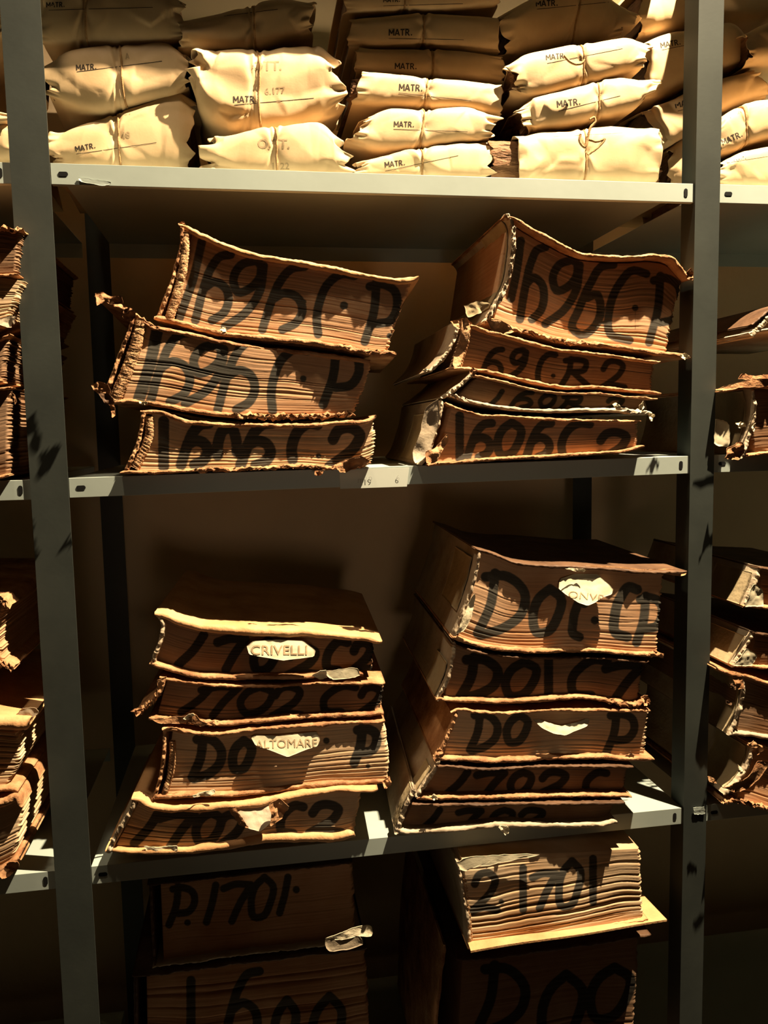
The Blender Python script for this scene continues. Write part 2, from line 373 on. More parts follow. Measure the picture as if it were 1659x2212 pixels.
# shaped parchment title tab that leans out of the page block
def tab(parent, pts, y_top, y_bot, mk='label', seed=2, curl=.002, xr=.5, yaw=0, text=None, th=.0012, stem=True, fwd=0):
    p = np.array(pts, float); n = 64; cl = np.vstack([p, p[:1]])
    s = np.r_[0, np.cumsum(np.hypot(*np.diff(cl, axis=0).T))]; t = np.linspace(0, s[-1], n+1)[:-1]
    q = np.stack([np.interp(t, s, cl[:, 0]), np.interp(t, s, cl[:, 1])], 1); c = q.mean(0); R = 14
    A = np.array([c+(q-c)*k/R for k in range(R+1)])
    y0_, y1_ = p[:, 1].min(), p[:, 1].max()
    f = (A[..., 1]-y0_)/(y1_-y0_); lb = LASTBOOK       # top edge sits in the pages, lower edge leans out
    P = p2w(A[..., 0], A[..., 1], lb['y0']+lb['rec']-.004-fwd+(y_bot-y_top)*.8*f, lb['yaw'], lb['xr'])
    y_top = float(P[..., 1].mean())+.012
    P[..., 1] += curl*fbm(P*35, seed, 3)
    V1 = P.reshape(-1, 3); V2 = V1+np.array([0, th, -.0003]); F1 = grid_faces(R+1, n, True); F2 = F1[:, ::-1]+len(V1)
    e = R*n; F3 = [(e+i, e+(i+1) % n, len(V1)+e+(i+1) % n, len(V1)+e+i) for i in range(n)]
    o = mesh_obj('title_tab', np.vstack([V1, V2]), F1.tolist()+F2.tolist()+F3, M[mk], parent)
    if stem:
        # strip of parchment that ties the tab into the pages
        i0, i1 = p[:, 0].min(), p[:, 0].max(); xa, xb = i0+(i1-i0)*.3, i0+(i1-i0)*.7; yy = y0_+(y1_-y0_)*.18
        pa = p2w(xa, yy, y_top); pb = p2w(xb, yy, y_top); V = []
        for pt in (pa, pb):
            for dy in (.002, .05):
                for dz in (0, -.0015): V.append(pt+np.array([0, dy, dz]))
        mesh_obj('tab_stem', V, [(0, 1, 3, 2), (4, 6, 7, 5), (0, 4, 5, 1), (2, 3, 7, 6), (0, 2, 6, 4), (1, 5, 7, 3)], M[mk], o, False)
    if text: print_on(o, *text)
    return o

_bvh_cache = {}
def bvh_of(o):
    if o.name not in _bvh_cache:
        off = np.zeros(3); b = o
        while b is not None: off = off+np.array(b.location); b = b.parent
        vs = [Vector(v.co)+Vector(off) for v in o.data.vertices]
        _bvh_cache[o.name] = BVHTree.FromPolygons(vs, [tuple(p.vertices) for p in o.data.polygons])
    return _bvh_cache[o.name]
MG = {'M': (.82, [[(.06, 0), (.06, 1)], [(.06, 1), (.41, .30)], [(.41, .30), (.76, 1)], [(.76, 1), (.76, 0)]]), 'A': (.70, [[(.0, 0), (.32, 1)], [(.34, 1), (.66, 0)], [(.12, .30), (.54, .30)]]),
      'T': (.62, [[(0, .93), (.60, .93)], [(.30, .93), (.30, 0)]]), 'R': (.66, [[(.06, 0), (.06, 1)], [(.06, .93), (.40, .93)], [(.40, .93), (.54, .75)], [(.54, .75), (.40, .50)], [(.40, .50), (.06, .48)], [(.28, .48), (.60, 0)]]), '.': (.3, [[(.03, .12), (.23, .12)]])}
def block_letters(text, w=.19):
    V = []; Fc = []; x = 0
    for ch in text:
        adv, ss = MG[ch]
        for (a, b) in ss:
            a = np.array(a)*[1, 1]+[x, 0]; b = np.array(b)+[x, 0]; d = b-a; L = np.hypot(*d); d = d/L; n = np.array([-d[1], d[0]])*w/2; k = max(1, int(L/.2))
            ex = d*w*.0
            for i in range(k+1):
                p = a-ex+(b-a+2*ex)*i/k; V += [p+n, p-n]
            o = len(V)-2*(k+1); Fc += [(o+2*i, o+2*i+1, o+2*i+3, o+2*i+2) for i in range(k)]
        x += adv+.14
    return np.array(V), Fc
def print_on(o, text, x, y, hpx, ang=0, mk='ink', bold=.02, sx=1.0, name='printed_lettering', line=None, shear=0, spacing=1.0):
    bv = bvh_of(o); objs = []
    polys = []; verts = []
    if text and set(text) <= set(MG):
        V_, polys = block_letters(text); s = hpx; c, sn = math.cos(ang), math.sin(ang)
        X = V_[:, 0]*s*sx*.82; Y = V_[:, 1]*s; verts = np.stack([x+X*c-Y*sn, y-X*sn-Y*c], 1)
    elif text:
        cu = bpy.data.curves.new('t', 'FONT'); cu.body = text; cu.size = 1; cu.offset = bold; cu.shear = shear; cu.space_character = spacing; cu.resolution_u = 3
        to = bpy.data.objects.new('t', cu); S.collection.objects.link(to)
        dg = bpy.context.evaluated_depsgraph_get(); me = bpy.data.meshes.new_from_object(to.evaluated_get(dg))
        bm = bmesh.new(); bm.from_mesh(me)
        for _ in range(2):
            el = [e for e in bm.edges if e.calc_length() > .14]
            if el: bmesh.ops.subdivide_edges(bm, edges=el, cuts=2); bmesh.ops.triangulate(bm, faces=bm.faces)
        bm.to_mesh(me); bm.free()
        verts = np.array([v.co[:2] for v in me.vertices]); polys = [tuple(p.vertices) for p in me.polygons]
        bpy.data.objects.remove(to); bpy.data.curves.remove(cu); bpy.data.meshes.remove(me)
        s = hpx/.70; c, sn = math.cos(ang), math.sin(ang)
        X = verts[:, 0]*s*sx; Y = verts[:, 1]*s
        verts = np.stack([x+X*c-Y*sn*-1*-1*-1 if False else x+X*c-Y*sn, y-X*sn-Y*c], 1)
    verts = [tuple(v) for v in verts]
    if line:
        (xa, ya), (xb, yb), lw = line; k = 40; b0 = len(verts)
        for i in range(k+1):
            f = i/k; verts.append((xa+(xb-xa)*f, ya+(yb-ya)*f-lw/2)); verts.append((xa+(xb-xa)*f, ya+(yb-ya)*f+lw/2))
        for i in range(k): polys.append((b0+2*i+1, b0+2*i+3, b0+2*i+2, b0+2*i))
    C = Vector(CP); W_ = []; ok = []; last = 1.27
    for (a, b) in verts:
        d = Vector(ray(a, b)).normalized(); hit, nr_, _, dist = bv.ray_cast(C, d)
        if hit is None: W_.append(C+d*last); ok.append(False)
        else: last = dist; W_.append(hit-d*.0009); ok.append(True)
    polys = [p for p in polys if all(ok[i] for i in p)]
    if not polys: return
    return mesh_obj(name, [tuple(v) for v in W_], polys, M[mk], o, False)

# ------------------------------------------------------------------ parcels
def crumple(u, v, seed, npts, aspect):
    """piecewise-flat random height field over (u,v): creased paper"""
    rng = np.random.default_rng(seed)
    pts = [(-.2, -.2), (aspect+.2, -.2), (aspect+.2, 1.2), (-.2, 1.2)]+[(rng.uniform(-.1, aspect+.1), rng.uniform(-.1, 1.1)) for _ in range(npts)]
    hv = rng.uniform(-1, 1, len(pts)+8)
    vs, _, fs, *_ = delaunay_2d_cdt([Vector(p) for p in pts], [], [], 0, 1e-6)
    vs = np.array([tuple(p) for p in vs]); out = np.zeros(u.shape)
    for f in fs:
        a, b, c = vs[f[0]], vs[f[1]], vs[f[2]]
        den = (b[1]-c[1])*(a[0]-c[0])+(c[0]-b[0])*(a[1]-c[1])
        if abs(den) < 1e-12: continue
        l1 = ((b[1]-c[1])*(u-c[0])+(c[0]-b[0])*(v-c[1]))/den; l2 = ((c[1]-a[1])*(u-c[0])+(a[0]-c[0])*(v-c[1]))/den; l3 = 1-l1-l2
        m_ = (l1 >= -1e-9) & (l2 >= -1e-9) & (l3 >= -1e-9)
        out = np.where(m_, l1*hv[f[0] % len(hv)]+l2*hv[f[1] % len(hv)]+l3*hv[f[2] % len(hv)], out)
    return out
def parcel(label, top, bot, y0=.03, yaw=0., L=.26, seed=1, cr=.006, twine=None, text=(), nose=.03, endflap=.012, group=None, tilt=0., cont=0, open_=(1, 1), knot=None, pw=1.5):
    n = 130; T = smooth(top, n); B = smooth(bot, n)
    r0 = nose
    PT = p2w(T[:, 0], T[:, 1], y0+r0*.6, yaw); PB = p2w(B[:, 0], B[:, 1], y0+r0*.6, yaw)
    nn = nrm(yaw); mid = (PT+PB)/2; hv = (PT-PB)/2; hl = np.linalg.norm(hv, axis=1)
    base = mid.mean(0)+nn*L*.5; base[2] = PB[:, 2].min()
    root = empty('paper_parcel', base, label, 'parcel', group)
    r = np.minimum(r0, hl*1.2)
    ks = 56; th = np.linspace(-np.pi/2, np.pi/2, ks); U = np.linspace(0, 1, n)
    rows = []
    bdep = [L, L*.8, L*.6, L*.4, L*.25, L*.15]
    for d in bdep: rows.append((-1, d))
    rows += [('n', a) for a in th]
    for d in bdep[::-1]: rows.append((1, d))
    K = len(rows); V = np.zeros((n, K, 3)); DR = np.zeros((n, K, 3)); sv = np.zeros(K); up = hv/hl[:, None]
    for j, (a, b) in enumerate(rows):
        if a == 'n':
            wz = np.sign(math.sin(b))*abs(math.sin(b))**(1/pw) if pw != 1 else math.sin(b)
            wz = math.sin(b); e = abs(math.cos(b))**(.50)
            wz = np.sign(wz)*abs(wz)**.66
            V[:, j] = mid+hv*wz+nn*(r*(1-e))[:, None]; DR[:, j] = -nn*math.cos(b)+up*math.sin(b)
        else:
            V[:, j] = mid+hv*a+nn*(r*1.0+b)[:, None]; DR[:, j] = up*a
    arc = np.r_[0, np.cumsum(np.linalg.norm(np.diff(V[n//2], axis=0), axis=1))]
    ln = np.linalg.norm(mid[-1]-mid[0]); asp = ln/arc[-1]
    uu = U[:, None]*asp*np.ones((1, K)); vv = (arc/arc[-1])[None]*np.ones((n, 1))
    endw = np.clip(1-np.minimum(U, 1-U)/.22, 0, 1)[:, None]
    D = cr*(.30+.9*endw)*crumple(uu, vv, seed, 60, asp)+cr*.62*(.40+.8*endw)*crumple(uu, vv, seed+50, 260, asp)
    D += cr*.22*fbm(np.stack([uu*6, vv*6, vv*0], -1), seed, 2)
    if twine is not None:
        tx = twine if not isinstance(twine, (tuple, list)) else twine[0]
        ut = np.interp(tx, (T[:, 0]+B[:, 0])/2, U); wsh = np.abs(U-ut)[:, None]
        D -= .0022*np.exp(-(wsh/.016)**2); D -= .0012*np.exp(-(wsh/.07)**2)
        th_ = np.arctan2(vv-.5, (U[:, None]-ut)*2); D += .0012*np.cos(th_*9+seed)*np.exp(-(wsh/.14)**2)*np.clip(wsh/.02, 0, 1)
    V = V+DR*D[..., None]
    # ends: paper squeezed and flaring out in pointed flaps
    rng = np.random.default_rng(seed+5)
    ax = np.array([math.cos(yaw), math.sin(yaw), 0])
    for sgn, o_ in ((-1, open_[0]), (1, open_[1])):
        f = np.clip(((U if sgn > 0 else 1-U)-.90)/.10, 0, 1)[:, None]
        kk = rng.uniform(-1, 1, 14); fl = np.interp(np.linspace(0, 1, K), np.linspace(0, 1, 14), kk)
        V = V+ax*sgn*(f*fl[None]*endflap*.6*o_)[..., None]
        V = V+DR*(f*np.interp(np.linspace(0, 1, K), np.linspace(0, 1, 22), rng.uniform(-1, .5, 22))[None]*endflap*.35*o_)[..., None]
    Fc = grid_faces(n, K).tolist()
    bk = [(i*K+K-1, (i+1)*K+K-1, (i+1)*K, i*K) for i in range(n-1)]
    wr = mesh_obj('paper_wrapper', V.reshape(-1, 3), [f[::-1] for f in Fc]+[b_[::-1] for b_ in bk], M['kraft'], root)
    md = wr.modifiers.new('thickness', 'SOLIDIFY'); md.thickness = .0006; md.offset = -1
    # contents seen at the open ends
    m0 = 26; s = np.linspace(0.035-cont[0] if isinstance(cont, tuple) else .035, .965+(cont[1] if isinstance(cont, tuple) else 0), m0)
    c = np.array([np.interp(s, U, mid[:, k], ) for k in range(3)]).T; c += ax*((s-np.clip(s, 0, 1))*ln)[:, None]
    h = np.array([np.interp(s, U, hv[:, k]) for k in range(3)]).T*.84
    rows = [(-1, L*.95), (-1, L*.5), (-1, .03)]+[(w_, .014+.012*abs(w_)**3) for w_ in np.linspace(-.97, .97, 26)]+[(1, .03), (1, L*.5), (1, L*.95)]
    K2 = len(rows); Q = np.zeros((m0, K2, 3))
    for j, (a, b) in enumerate(rows): Q[:, j] = c+h*a+nn*b
    e2 = np.clip(1-np.minimum(s, 1-s)/.06, 0, 1)[:, None]
    rg = rng.uniform(-1, 1, K2); Q += ax*((.004*rg)[None]*np.where(s[:, None] > .5, 1, -1)*e2)[..., None]; Q += nn*(.003*fbm(Q*130, seed, 3))[..., None]
    f2 = grid_faces(m0, K2, True)[:, ::-1].tolist()+[list(range(K2)), [(m0-1)*K2+j for j in range(K2)][::-1]]
    mesh_obj('bundle_contents', Q.reshape(-1, 3), f2, M['contents'], root)
    if twine is not None:
        if not isinstance(twine, (tuple, list)): twine = (twine, twine)
        i0 = np.interp(twine[0], T[:, 0], np.arange(n)); i1 = np.interp(twine[1], B[:, 0], np.arange(n))
        js = np.arange(K-1, -1, -1); P = []
        for j in js:
            f = j/(K-1); ii = i1+(i0-i1)*f; a = int(ii); a = min(a, n-2); q = ii-a
            P.append(V[a, j]*(1-q)+V[a+1, j]*q+DR[a, j]*.0006)
        P = np.array(P); P = np.vstack([P, P[:1]])
        P2 = np.array([np.interp(np.linspace(0, len(P)-1, 260), np.arange(len(P)), P[:, k]) for k in range(3)]).T
        tw = tube('twine', P2, .0014, M['twine'], root, 7, twist=1400, depth=.4)
        if knot:
            for kp in knot:
                q = smooth(kp, 40); tube('twine_end', p2w(q[:, 0], q[:, 1], y0-.004, yaw)+.0, .0016, M['twine'], tw, 7, twist=1400, depth=.4)
    for t in text: print_on(wr, *t[0], **(t[1] if len(t) > 1 else {}))
    return root
#SECTION_SETTING
# ------------------------------------------------------------------ the room
YB = .60; ZC = 2.35
def st(o): o['kind'] = 'structure'; return o
st(box('floor', (-3.2, -2.4, FLOOR-.1), (4.2, YB+.12, FLOOR), M['floor']))
st(box('ceiling', (-3.2, -2.4, ZC), (4.2, YB+.12, ZC+.1), M['ceiling']))
st(box('wall_back', (-3.2, YB, FLOOR), (4.2, YB+.12, ZC), M['wall']))
st(box('wall_left', (-3.3, -2.4, FLOOR), (-3.2, YB+.12, ZC), M['ceiling']))
st(box('wall_right', (4.2, -2.4, FLOOR), (4.3, YB+.12, ZC), M['ceiling']))
st(box('wall_front', (-3.2, -2.5, FLOOR), (4.2, -2.4, ZC), M['ceiling']))

# ------------------------------------------------------------------ steel shelving rack
DP = .50
rack = empty('shelving_rack', (.5, .25, FLOOR), 'grey steel slotted shelving rack with cream shelf edges against the wall', 'shelving rack')
def zat(px, py): return float(p2w(px, py)[2])
tiers = [(zat(107, 352), zat(1502, 397)), (zat(146, 1033), zat(1490, 985)), (zat(195, 1872), zat(1475, 1745))]
dz = (tiers[1][0]-tiers[2][0])
tiers.append((tiers[2][0]-dz*1.0, tiers[2][1]-dz*1.0)); tiers.insert(0, (tiers[0][0]+.42, tiers[0][1]+.42))
PWL, PWR = .0515, .0415
def post(x0, x1, y0, y1, turn):
    """folded L-section upright with a row of slots"""
    t = .002; z0, z1 = FLOOR, 1.7
    prof = [(x0, y0), (x1, y0), (x1, y0+t)] + ([(x0+t, y0+t), (x0+t, y1), (x0, y1)] if turn > 0 else [(x0, y0+t)])
    if turn < 0: prof = [(x0, y0), (x1, y0), (x1, y1), (x1-t, y1), (x1-t, y0+t), (x0, y0+t)]
    n = len(prof); V = [(x, y, z) for z in (z0, z1) for x, y in prof]
    Fc = [(i, (i+1) % n, n+(i+1) % n, n+i) for i in range(n)]+[list(range(n))[::-1], list(range(n, 2*n))]
    return mesh_obj('upright_post', V, Fc, M['post'], rack, False)
def shelf(x0, x1, za, zb, lab=None):
    lip = .0295; t = .0012; zf = lambda x: za+(zb-za)*(x-x0)/(x1-x0)
    prof = [(0, -lip), (0, 0), (DP, 0), (DP, -lip), (DP-.0012, -lip), (DP-.0012, -t), (t, -t), (t, -lip+.001), (.010, -lip+.001), (.010, -lip)]
    n = len(prof); V = [(x, y, zf(x)+z) for x in (x0+.001, x1-.001) for y, z in prof]
    Fc = [(i, (i+1) % n, n+(i+1) % n, n+i)[::-1] for i in range(n)]+[list(range(n)), list(range(n, 2*n))[::-1]]
    s = mesh_obj('shelf', V, Fc, M['lip'], rack, False)
    md = s.modifiers.new('bevel', 'BEVEL'); md.width = .0008; md.segments = 2
    def slot(x, wd, ht):
        z = zf(x)-lip*.5; a = np.linspace(0, 2*np.pi, 20, endpoint=False); V = []
        for yy in (-.0006, .0008):
            for q in a:
                cx = math.cos(q)*min(wd, ht)/2+np.sign(math.cos(q))*(max(0, wd-ht)/2); cz = math.sin(q)*min(wd, ht)/2+np.sign(math.sin(q))*(max(0, ht-wd)/2)
                V.append((x+cx, yy, z+cz))
        Fc = [list(range(20)), list(range(20, 40))[::-1]]+[(i, (i+1) % 20, 20+(i+1) % 20, 20+i)[::-1] for i in range(20)]
        mesh_obj('slot_hole', V, Fc, M['hole'], s, False)
    slot(x0+.018, .0135, .0065); slot(x1-.016, .0065, .0135)
    return s, zf
xs = [(-.0005-PWL-1.0, -PWL), (0, 1), (1+PWR, 2+PWR)]
mid_shelf = None
for k, (za, zb) in enumerate(tiers):
    sl = (zb-za)
    for j, (x0, x1) in enumerate(xs):
        a, b = (za, zb) if j == 1 else ((za-.001, za-.001+0) if j == 0 else (zb+.0005, zb+.0005))
        s, zf = shelf(x0, x1, a, b)
        if k == 2 and j == 1: mid_shelf = (s, zf)
post(-PWL-.001, .001, -.0035, .04, 1); post(.999, 1+PWR+.001, -.0035, .04, 1)
post(-PWL-1.04, -1.0, -.0035, .04, 1); post(2.0+PWR, 2.04+PWR, -.0035, .04, 1)
post(-.045, .0, DP+.001, DP+.004+.03, 1); post(1.0, 1.045, DP+.001, DP+.004+.03, -1)
# paper strip stuck on the middle shelf edge
s, zf = mid_shelf
q = p2w(np.array([733., 884, 879, 735]), np.array([1015., 1010, 1051, 1056]), -.0008)
q = np.vstack([q, q+np.array([0, .0006, 0])])
lab = mesh_obj('shelf_label', q, [(0, 3, 2, 1), (4, 5, 6, 7), (0, 1, 5, 4), (1, 2, 6, 5), (2, 3, 7, 6), (3, 0, 4, 7)], M['slip'], s, False); lab['label'] = 'white paper strip with pencilled number'
print_on(lab, 'm19', 772, 1043, 13, .03, 'ink_pencil', 0, name='pencilled_number'); print_on(lab, '6', 855, 1038, 12, .0, 'ink_pencil', 0, name='pencilled_number')
# torn remains of tape on the top shelf edge, and on the right-hand post
A_shelf = [o for o in bpy.data.objects if o.name.startswith('shelf')][4]
scrap(A_shelf, [(170, 384), (205, 388), (240, 394), (238, 399), (205, 398), (172, 391)], -.0012, 'lip', .0008, name='tape_remnant')
rp = [o for o in bpy.data.objects if o.name.startswith('upright_post')][1]
scrap(rp, [(1498, 1745), (1522, 1744), (1523, 1757), (1499, 1758)], -.006, 'lip', .0006, name='tape_remnant')
SHELF_TOPS += tiers

# ------------------------------------------------------------------ ledgers on the middle shelf, left stack
G3 = [(.55, .008, .006), (.62, .01, .005), (.70, .008, .008), (.78, .01, .007), (.85, .008, .006), (.92, .01, .005)]
book("large ledger marked 1696 C.P. with upturned corners, topmost of the middle shelf's left stack",
     [(388, 484), (402, 486), (430, 500), (470, 518), (520, 537), (570, 549), (640, 560), (720, 574), (790, 590), (850, 600), (905, 597)],
     [(333, 690), (400, 706), (460, 722), (520, 730), (600, 738), (680, 746), (740, 755), (800, 766), (856, 768)],
     [(412, 495), (376, 695)], [(893, 600), (838, 755)], tt=11, tb=11, y0=-.030, yaw=-.09, rec=.0135,
     ink=[('1', 387, 522, 436, 688), ('h', 418, 550, 498, 692), ('9', 486, 563, 576, 706), ('h', 562, 576, 658, 712), ('.', 657, 652, 6), ('c', 670, 592, 765, 722), ('.', 743, 660, 10), ('P', 788, 610, 860, 738), ('.', 842, 726, 8)], iw=21,
     spine=[(390, 490), (388, 520), (376, 570), (366, 610), (350, 650), (334, 690)], st=9, band=([(402, 500), (398, 560), (388, 610), (366, 690)], .0055),
     gaps=[(.35, .006, .003), (.8, .006, .004), (.88, .006, .003), (.6, .005, .003)], wav=.035, seed=11, rbow=-.004, ragb=((.75, 1, .0025),),
     mats=('leather_orange', 'leather', 'leather'), scraps=[([(475, 708), (486, 706), (490, 716), (478, 718)], -.027, 'cream_scrap'), ([(385, 483), (397, 478), (402, 490), (390, 494)], -.026, 'leather')])
book("wide ledger marked 1696 C.P. with loose spine, middle of the middle shelf's left stack",
     [(206, 636), (240, 648), (280, 668), (330, 700), (400, 715), (460, 730), (540, 745), (640, 755), (740, 768), (800, 778)],
     [(238, 872), (290, 872), (350, 880), (420, 893), (480, 901), (560, 905), (640, 905), (720, 902), (768, 898)],
     [(318, 690), (264, 872)], [(803, 778), (764, 892)], tt=9, tb=10, y0=-.006, yaw=.02, rec=.004,
     ink=[('1', 300, 700, 342, 862, 28), ('h', 320, 718, 415, 868), ('9', 400, 745, 490, 872), ('h', 466, 738, 555, 885), ('.', 543, 853, 7), ('c', 572, 754, 664, 886), ('.', 655, 818, 8), ('P', 698, 752, 778, 874)], iw=22,
     spine=[(284, 680), (276, 712), (262, 745), (245, 790), (230, 830), (214, 852)], st=9, band=([(306, 690), (296, 740), (272, 810), (246, 868)], .0078),
     gaps=[(.44, .008, .006), (.5, .006, .004), (.57, .007, .005), (.15, .006, .003), (.72, .006, .003)], wav=.03, seed=12, rbow=.003, ragt=((0, .25, .003),), ragb=((.5, 1, .0042),),
     scraps=[([(206, 634), (222, 630), (240, 640), (262, 640), (268, 655), (240, 658), (222, 648), (212, 662)], -.034, 'leather', .006), ([(198, 832), (215, 824), (236, 834), (240, 850), (220, 856), (205, 846)], -.034, 'leather', .005),
             ([(236, 872), (246, 874), (248, 898), (243, 902), (240, 890)], -.037, 'leather', .003), ([(262, 672), (284, 664), (296, 684), (282, 694), (268, 690)], -.036, 'leather', .006), ([(212, 848), (236, 852), (250, 872), (232, 876)], -.036, 'leather_dark', .005),
             ([(300, 867), (320, 868), (318, 873), (302, 873)], -.034, 'cream_scrap')])
book("thin ledger marked 1606 C.2, lowest of the left stack on the middle shelf",
     [(303, 886), (340, 886), (400, 905), (470, 912), (560, 914), (680, 914), (750, 908), (790, 906), (812, 896)],
     [(260, 1024), (330, 1024), (420, 1020), (520, 1018), (640, 1011), (730, 1015), (780, 1010), (803, 1002)],
     [(328, 892), (296, 1018)], [(806, 905), (803, 1000)], tt=9, tb=8, y0=-.014, yaw=.0, rec=.010,
     ink=[('I', 345, 910, 362, 1008), ('h', 388, 914, 452, 1004), ('n', 470, 922, 512, 990), ('h', 516, 914, 588, 1006), ('c', 620, 915, 686, 992), ('.', 688, 985, 7), ('2', 712, 924, 786, 1008)], iw=26,
     spine=[(306, 890), (300, 930), (288, 970), (265, 1020)], st=9, band=([(322, 900), (322, 940), (308, 980), (292, 1012)], .0052),
     gaps=G3, wav=.03, seed=13, page='page_pale', rbow=.006, ragb=((.3, 1, .0028),), gapd=.006,
     scraps=[([(680, 1016), (700, 1018), (690, 1028), (678, 1026)], -.028, 'leather'), ([(725, 1002), (752, 990), (785, 985), (800, 1000), (770, 1010), (745, 1022), (730, 1018)], -.030, 'leather', .007)])
# ------------------------------------------------------------------ middle shelf, right stack
book("large ledger with wavy lifted cover, topmost of the right stack on the middle shelf",
     [(1090, 464), (1110, 468), (1150, 490), (1200, 518), (1250, 542), (1310, 550), (1370, 551), (1420, 548), (1455, 556), (1478, 580), (1497, 600)],
     [(1048, 694), (1100, 712), (1150, 722), (1200, 738), (1270, 746), (1340, 754), (1400, 764), (1490, 774)],
     [(1104, 474), (1072, 698)], [(1490, 606), (1452, 768)], tt=8, tb=9, y0=-.010, yaw=-.02, rec=.027, inset_t=6,
     ink=[('1', 1104, 520, 1125, 645), ('h', 1120, 534, 1178, 690), ('9', 1178, 562, 1258, 700), ('6', 1228, 572, 1325, 724), ('.', 1302, 697, 5), ('C', 1306, 584, 1396, 735), ('.', 1372, 665, 8), ('I', 1370, 665, 1375, 712, 3), ('P', 1402, 596, 1472, 740), ('.', 1445, 724, 7)], iw=20,
     spine=[(1090, 466), (1102, 480), (1106, 520), (1102, 560), (1092, 610), (1072, 650), (1048, 694)], st=9,
     gaps=[(.78, .006, .003), (.85, .01, .003)], wav=.03, seed=14, rbow=-.002, mats=('leather', 'leather', 'leather_light'), ragb=((0, .6, .0028),), rags=((0, 1, .0035),), side_patch=(.03, .85, .02, .15),
     scraps=[([(1050, 690), (1075, 690), (1100, 702), (1110, 716), (1085, 722), (1062, 710)], -.03, 'leather', .006), ([(1484, 588), (1492, 580), (1499, 596), (1497, 604), (1486, 602)], -.027, 'leather', .004), ([(1003, 660), (1030, 650), (1058, 655), (1040, 675), (1010, 685)], -.01, 'label_pale', .004), ([(1466, 768), (1480, 762), (1490, 770), (1478, 778)], -.027, 'cream_scrap')])
book("shaded ledger with broken spine directly under the wavy-covered one, middle shelf right stack",
     [(1002, 694), (1040, 708), (1100, 724), (1200, 750), (1300, 762), (1428, 780)],
     [(966, 800), (1020, 800), (1080, 812), (1150, 828), (1220, 840), (1290, 840), (1350, 846), (1428, 852)],
     [(1022, 704), (996, 800)], [(1424, 786), (1420, 845)], tt=6, tb=7, y0=-.012, yaw=-.02, rec=.02,
     ink=[('h', 1035, 755, 1085, 818), ('9', 1098, 756, 1140, 815), ('c', 1155, 765, 1200, 825), ('.', 1195, 812, 6), ('R', 1213, 775, 1272, 832), ('2', 1298, 780, 1352, 838)], iw=15,
     spine=[(988, 690), (978, 730), (960, 765), (926, 800)], st=8, mats=('leather', 'leather', 'leather_light'), page='page_shaded', seed=15, band=([(1012, 696), (1004, 740), (988, 796)], .005),
     scraps=[([(996, 690), (1015, 690), (1010, 740), (990, 790), (978, 792), (992, 735)], -.026, 'leather', .004), ([(972, 694), (1008, 688), (1012, 704), (990, 712)], -.027, 'leather', .006), ([(912, 798), (925, 796), (924, 802), (914, 802)], -.02, 'cream_scrap')])
book("slim dark ledger lying directly on the lowest one of the middle shelf's right stack",
     [(1018, 808), (1080, 820), (1150, 838), (1220, 848), (1290, 848), (1350, 854), (1420, 860)],
     [(965, 852), (1000, 866), (1050, 878), (1120, 888), (1200, 892), (1300, 890), (1360, 892), (1408, 896)],
     [(1035, 818), (990, 864)], [(1405, 864), (1400, 888)], tt=4, tb=8, y0=-.02, yaw=-.02, rec=.014,
     ink=[('1', 1060, 845, 1085, 874), ('h', 1100, 848, 1150, 880), ('0', 1165, 852, 1200, 880), ('R', 1210, 855, 1260, 884), ('2', 1310, 860, 1350, 884)], iw=13,
     spine=[(1024, 800), (1000, 822), (975, 842), (952, 858)], st=8, mats=('leather', 'leather_light', 'leather_light'), page='page_shaded', seed=16, ragb=((0, .12, .003), (.85, 1, .003)),
     scraps=[([(1320, 874), (1330, 868), (1342, 880), (1352, 884), (1335, 886)], -.026, 'cream_scrap'), ([(1378, 876), (1390, 866), (1392, 880), (1384, 886)], -.026, 'cream_scrap'), ([(1400, 894), (1412, 894), (1410, 910), (1404, 908)], -.026, 'cream_scrap'), ([(1014, 806), (1018, 794), (1030, 800), (1026, 812)], -.024, 'leather')])
book("reddish ledger with torn cream spine, lowest of the right stack on the middle shelf",
     [(962, 868), (990, 880), (1030, 892), (1080, 896), (1180, 902), (1280, 906), (1385, 908)],
     [(926, 1008), (980, 1004), (1060, 996), (1140, 992), (1220, 988), (1300, 982), (1350, 978), (1392, 966)],
     [(978, 884), (945, 1002)], [(1386, 910), (1384, 972)], tt=6, tb=7, y0=-.022, yaw=-.02, rec=.014,
     ink=[('I', 982, 898, 1004, 990), ('h', 1006, 914, 1062, 988), ('0', 1072, 913, 1128, 985), ('h', 1134, 914, 1190, 988), ('.', 1185, 976, 7), ('c', 1202, 914, 1274, 980), ('2', 1290, 934, 1362, 995)], iw=21, page='page',
     spine=[(952, 864), (946, 900), (935, 940), (918, 985), (905, 1003)], st=8, mats=('leather', 'leather', 'leather_light'), seed=17, side_patch=(.2, .95, .02, .2),
     scraps=[([(946, 862), (950, 905), (936, 950), (918, 990), (896, 1000), (890, 985), (908, 930), (920, 880)], -.028, 'leather_light', .006), ([(920, 1000), (918, 975), (940, 968), (955, 950), (966, 938), (968, 952), (952, 980), (940, 1000)], -.031, 'leather', .008)])
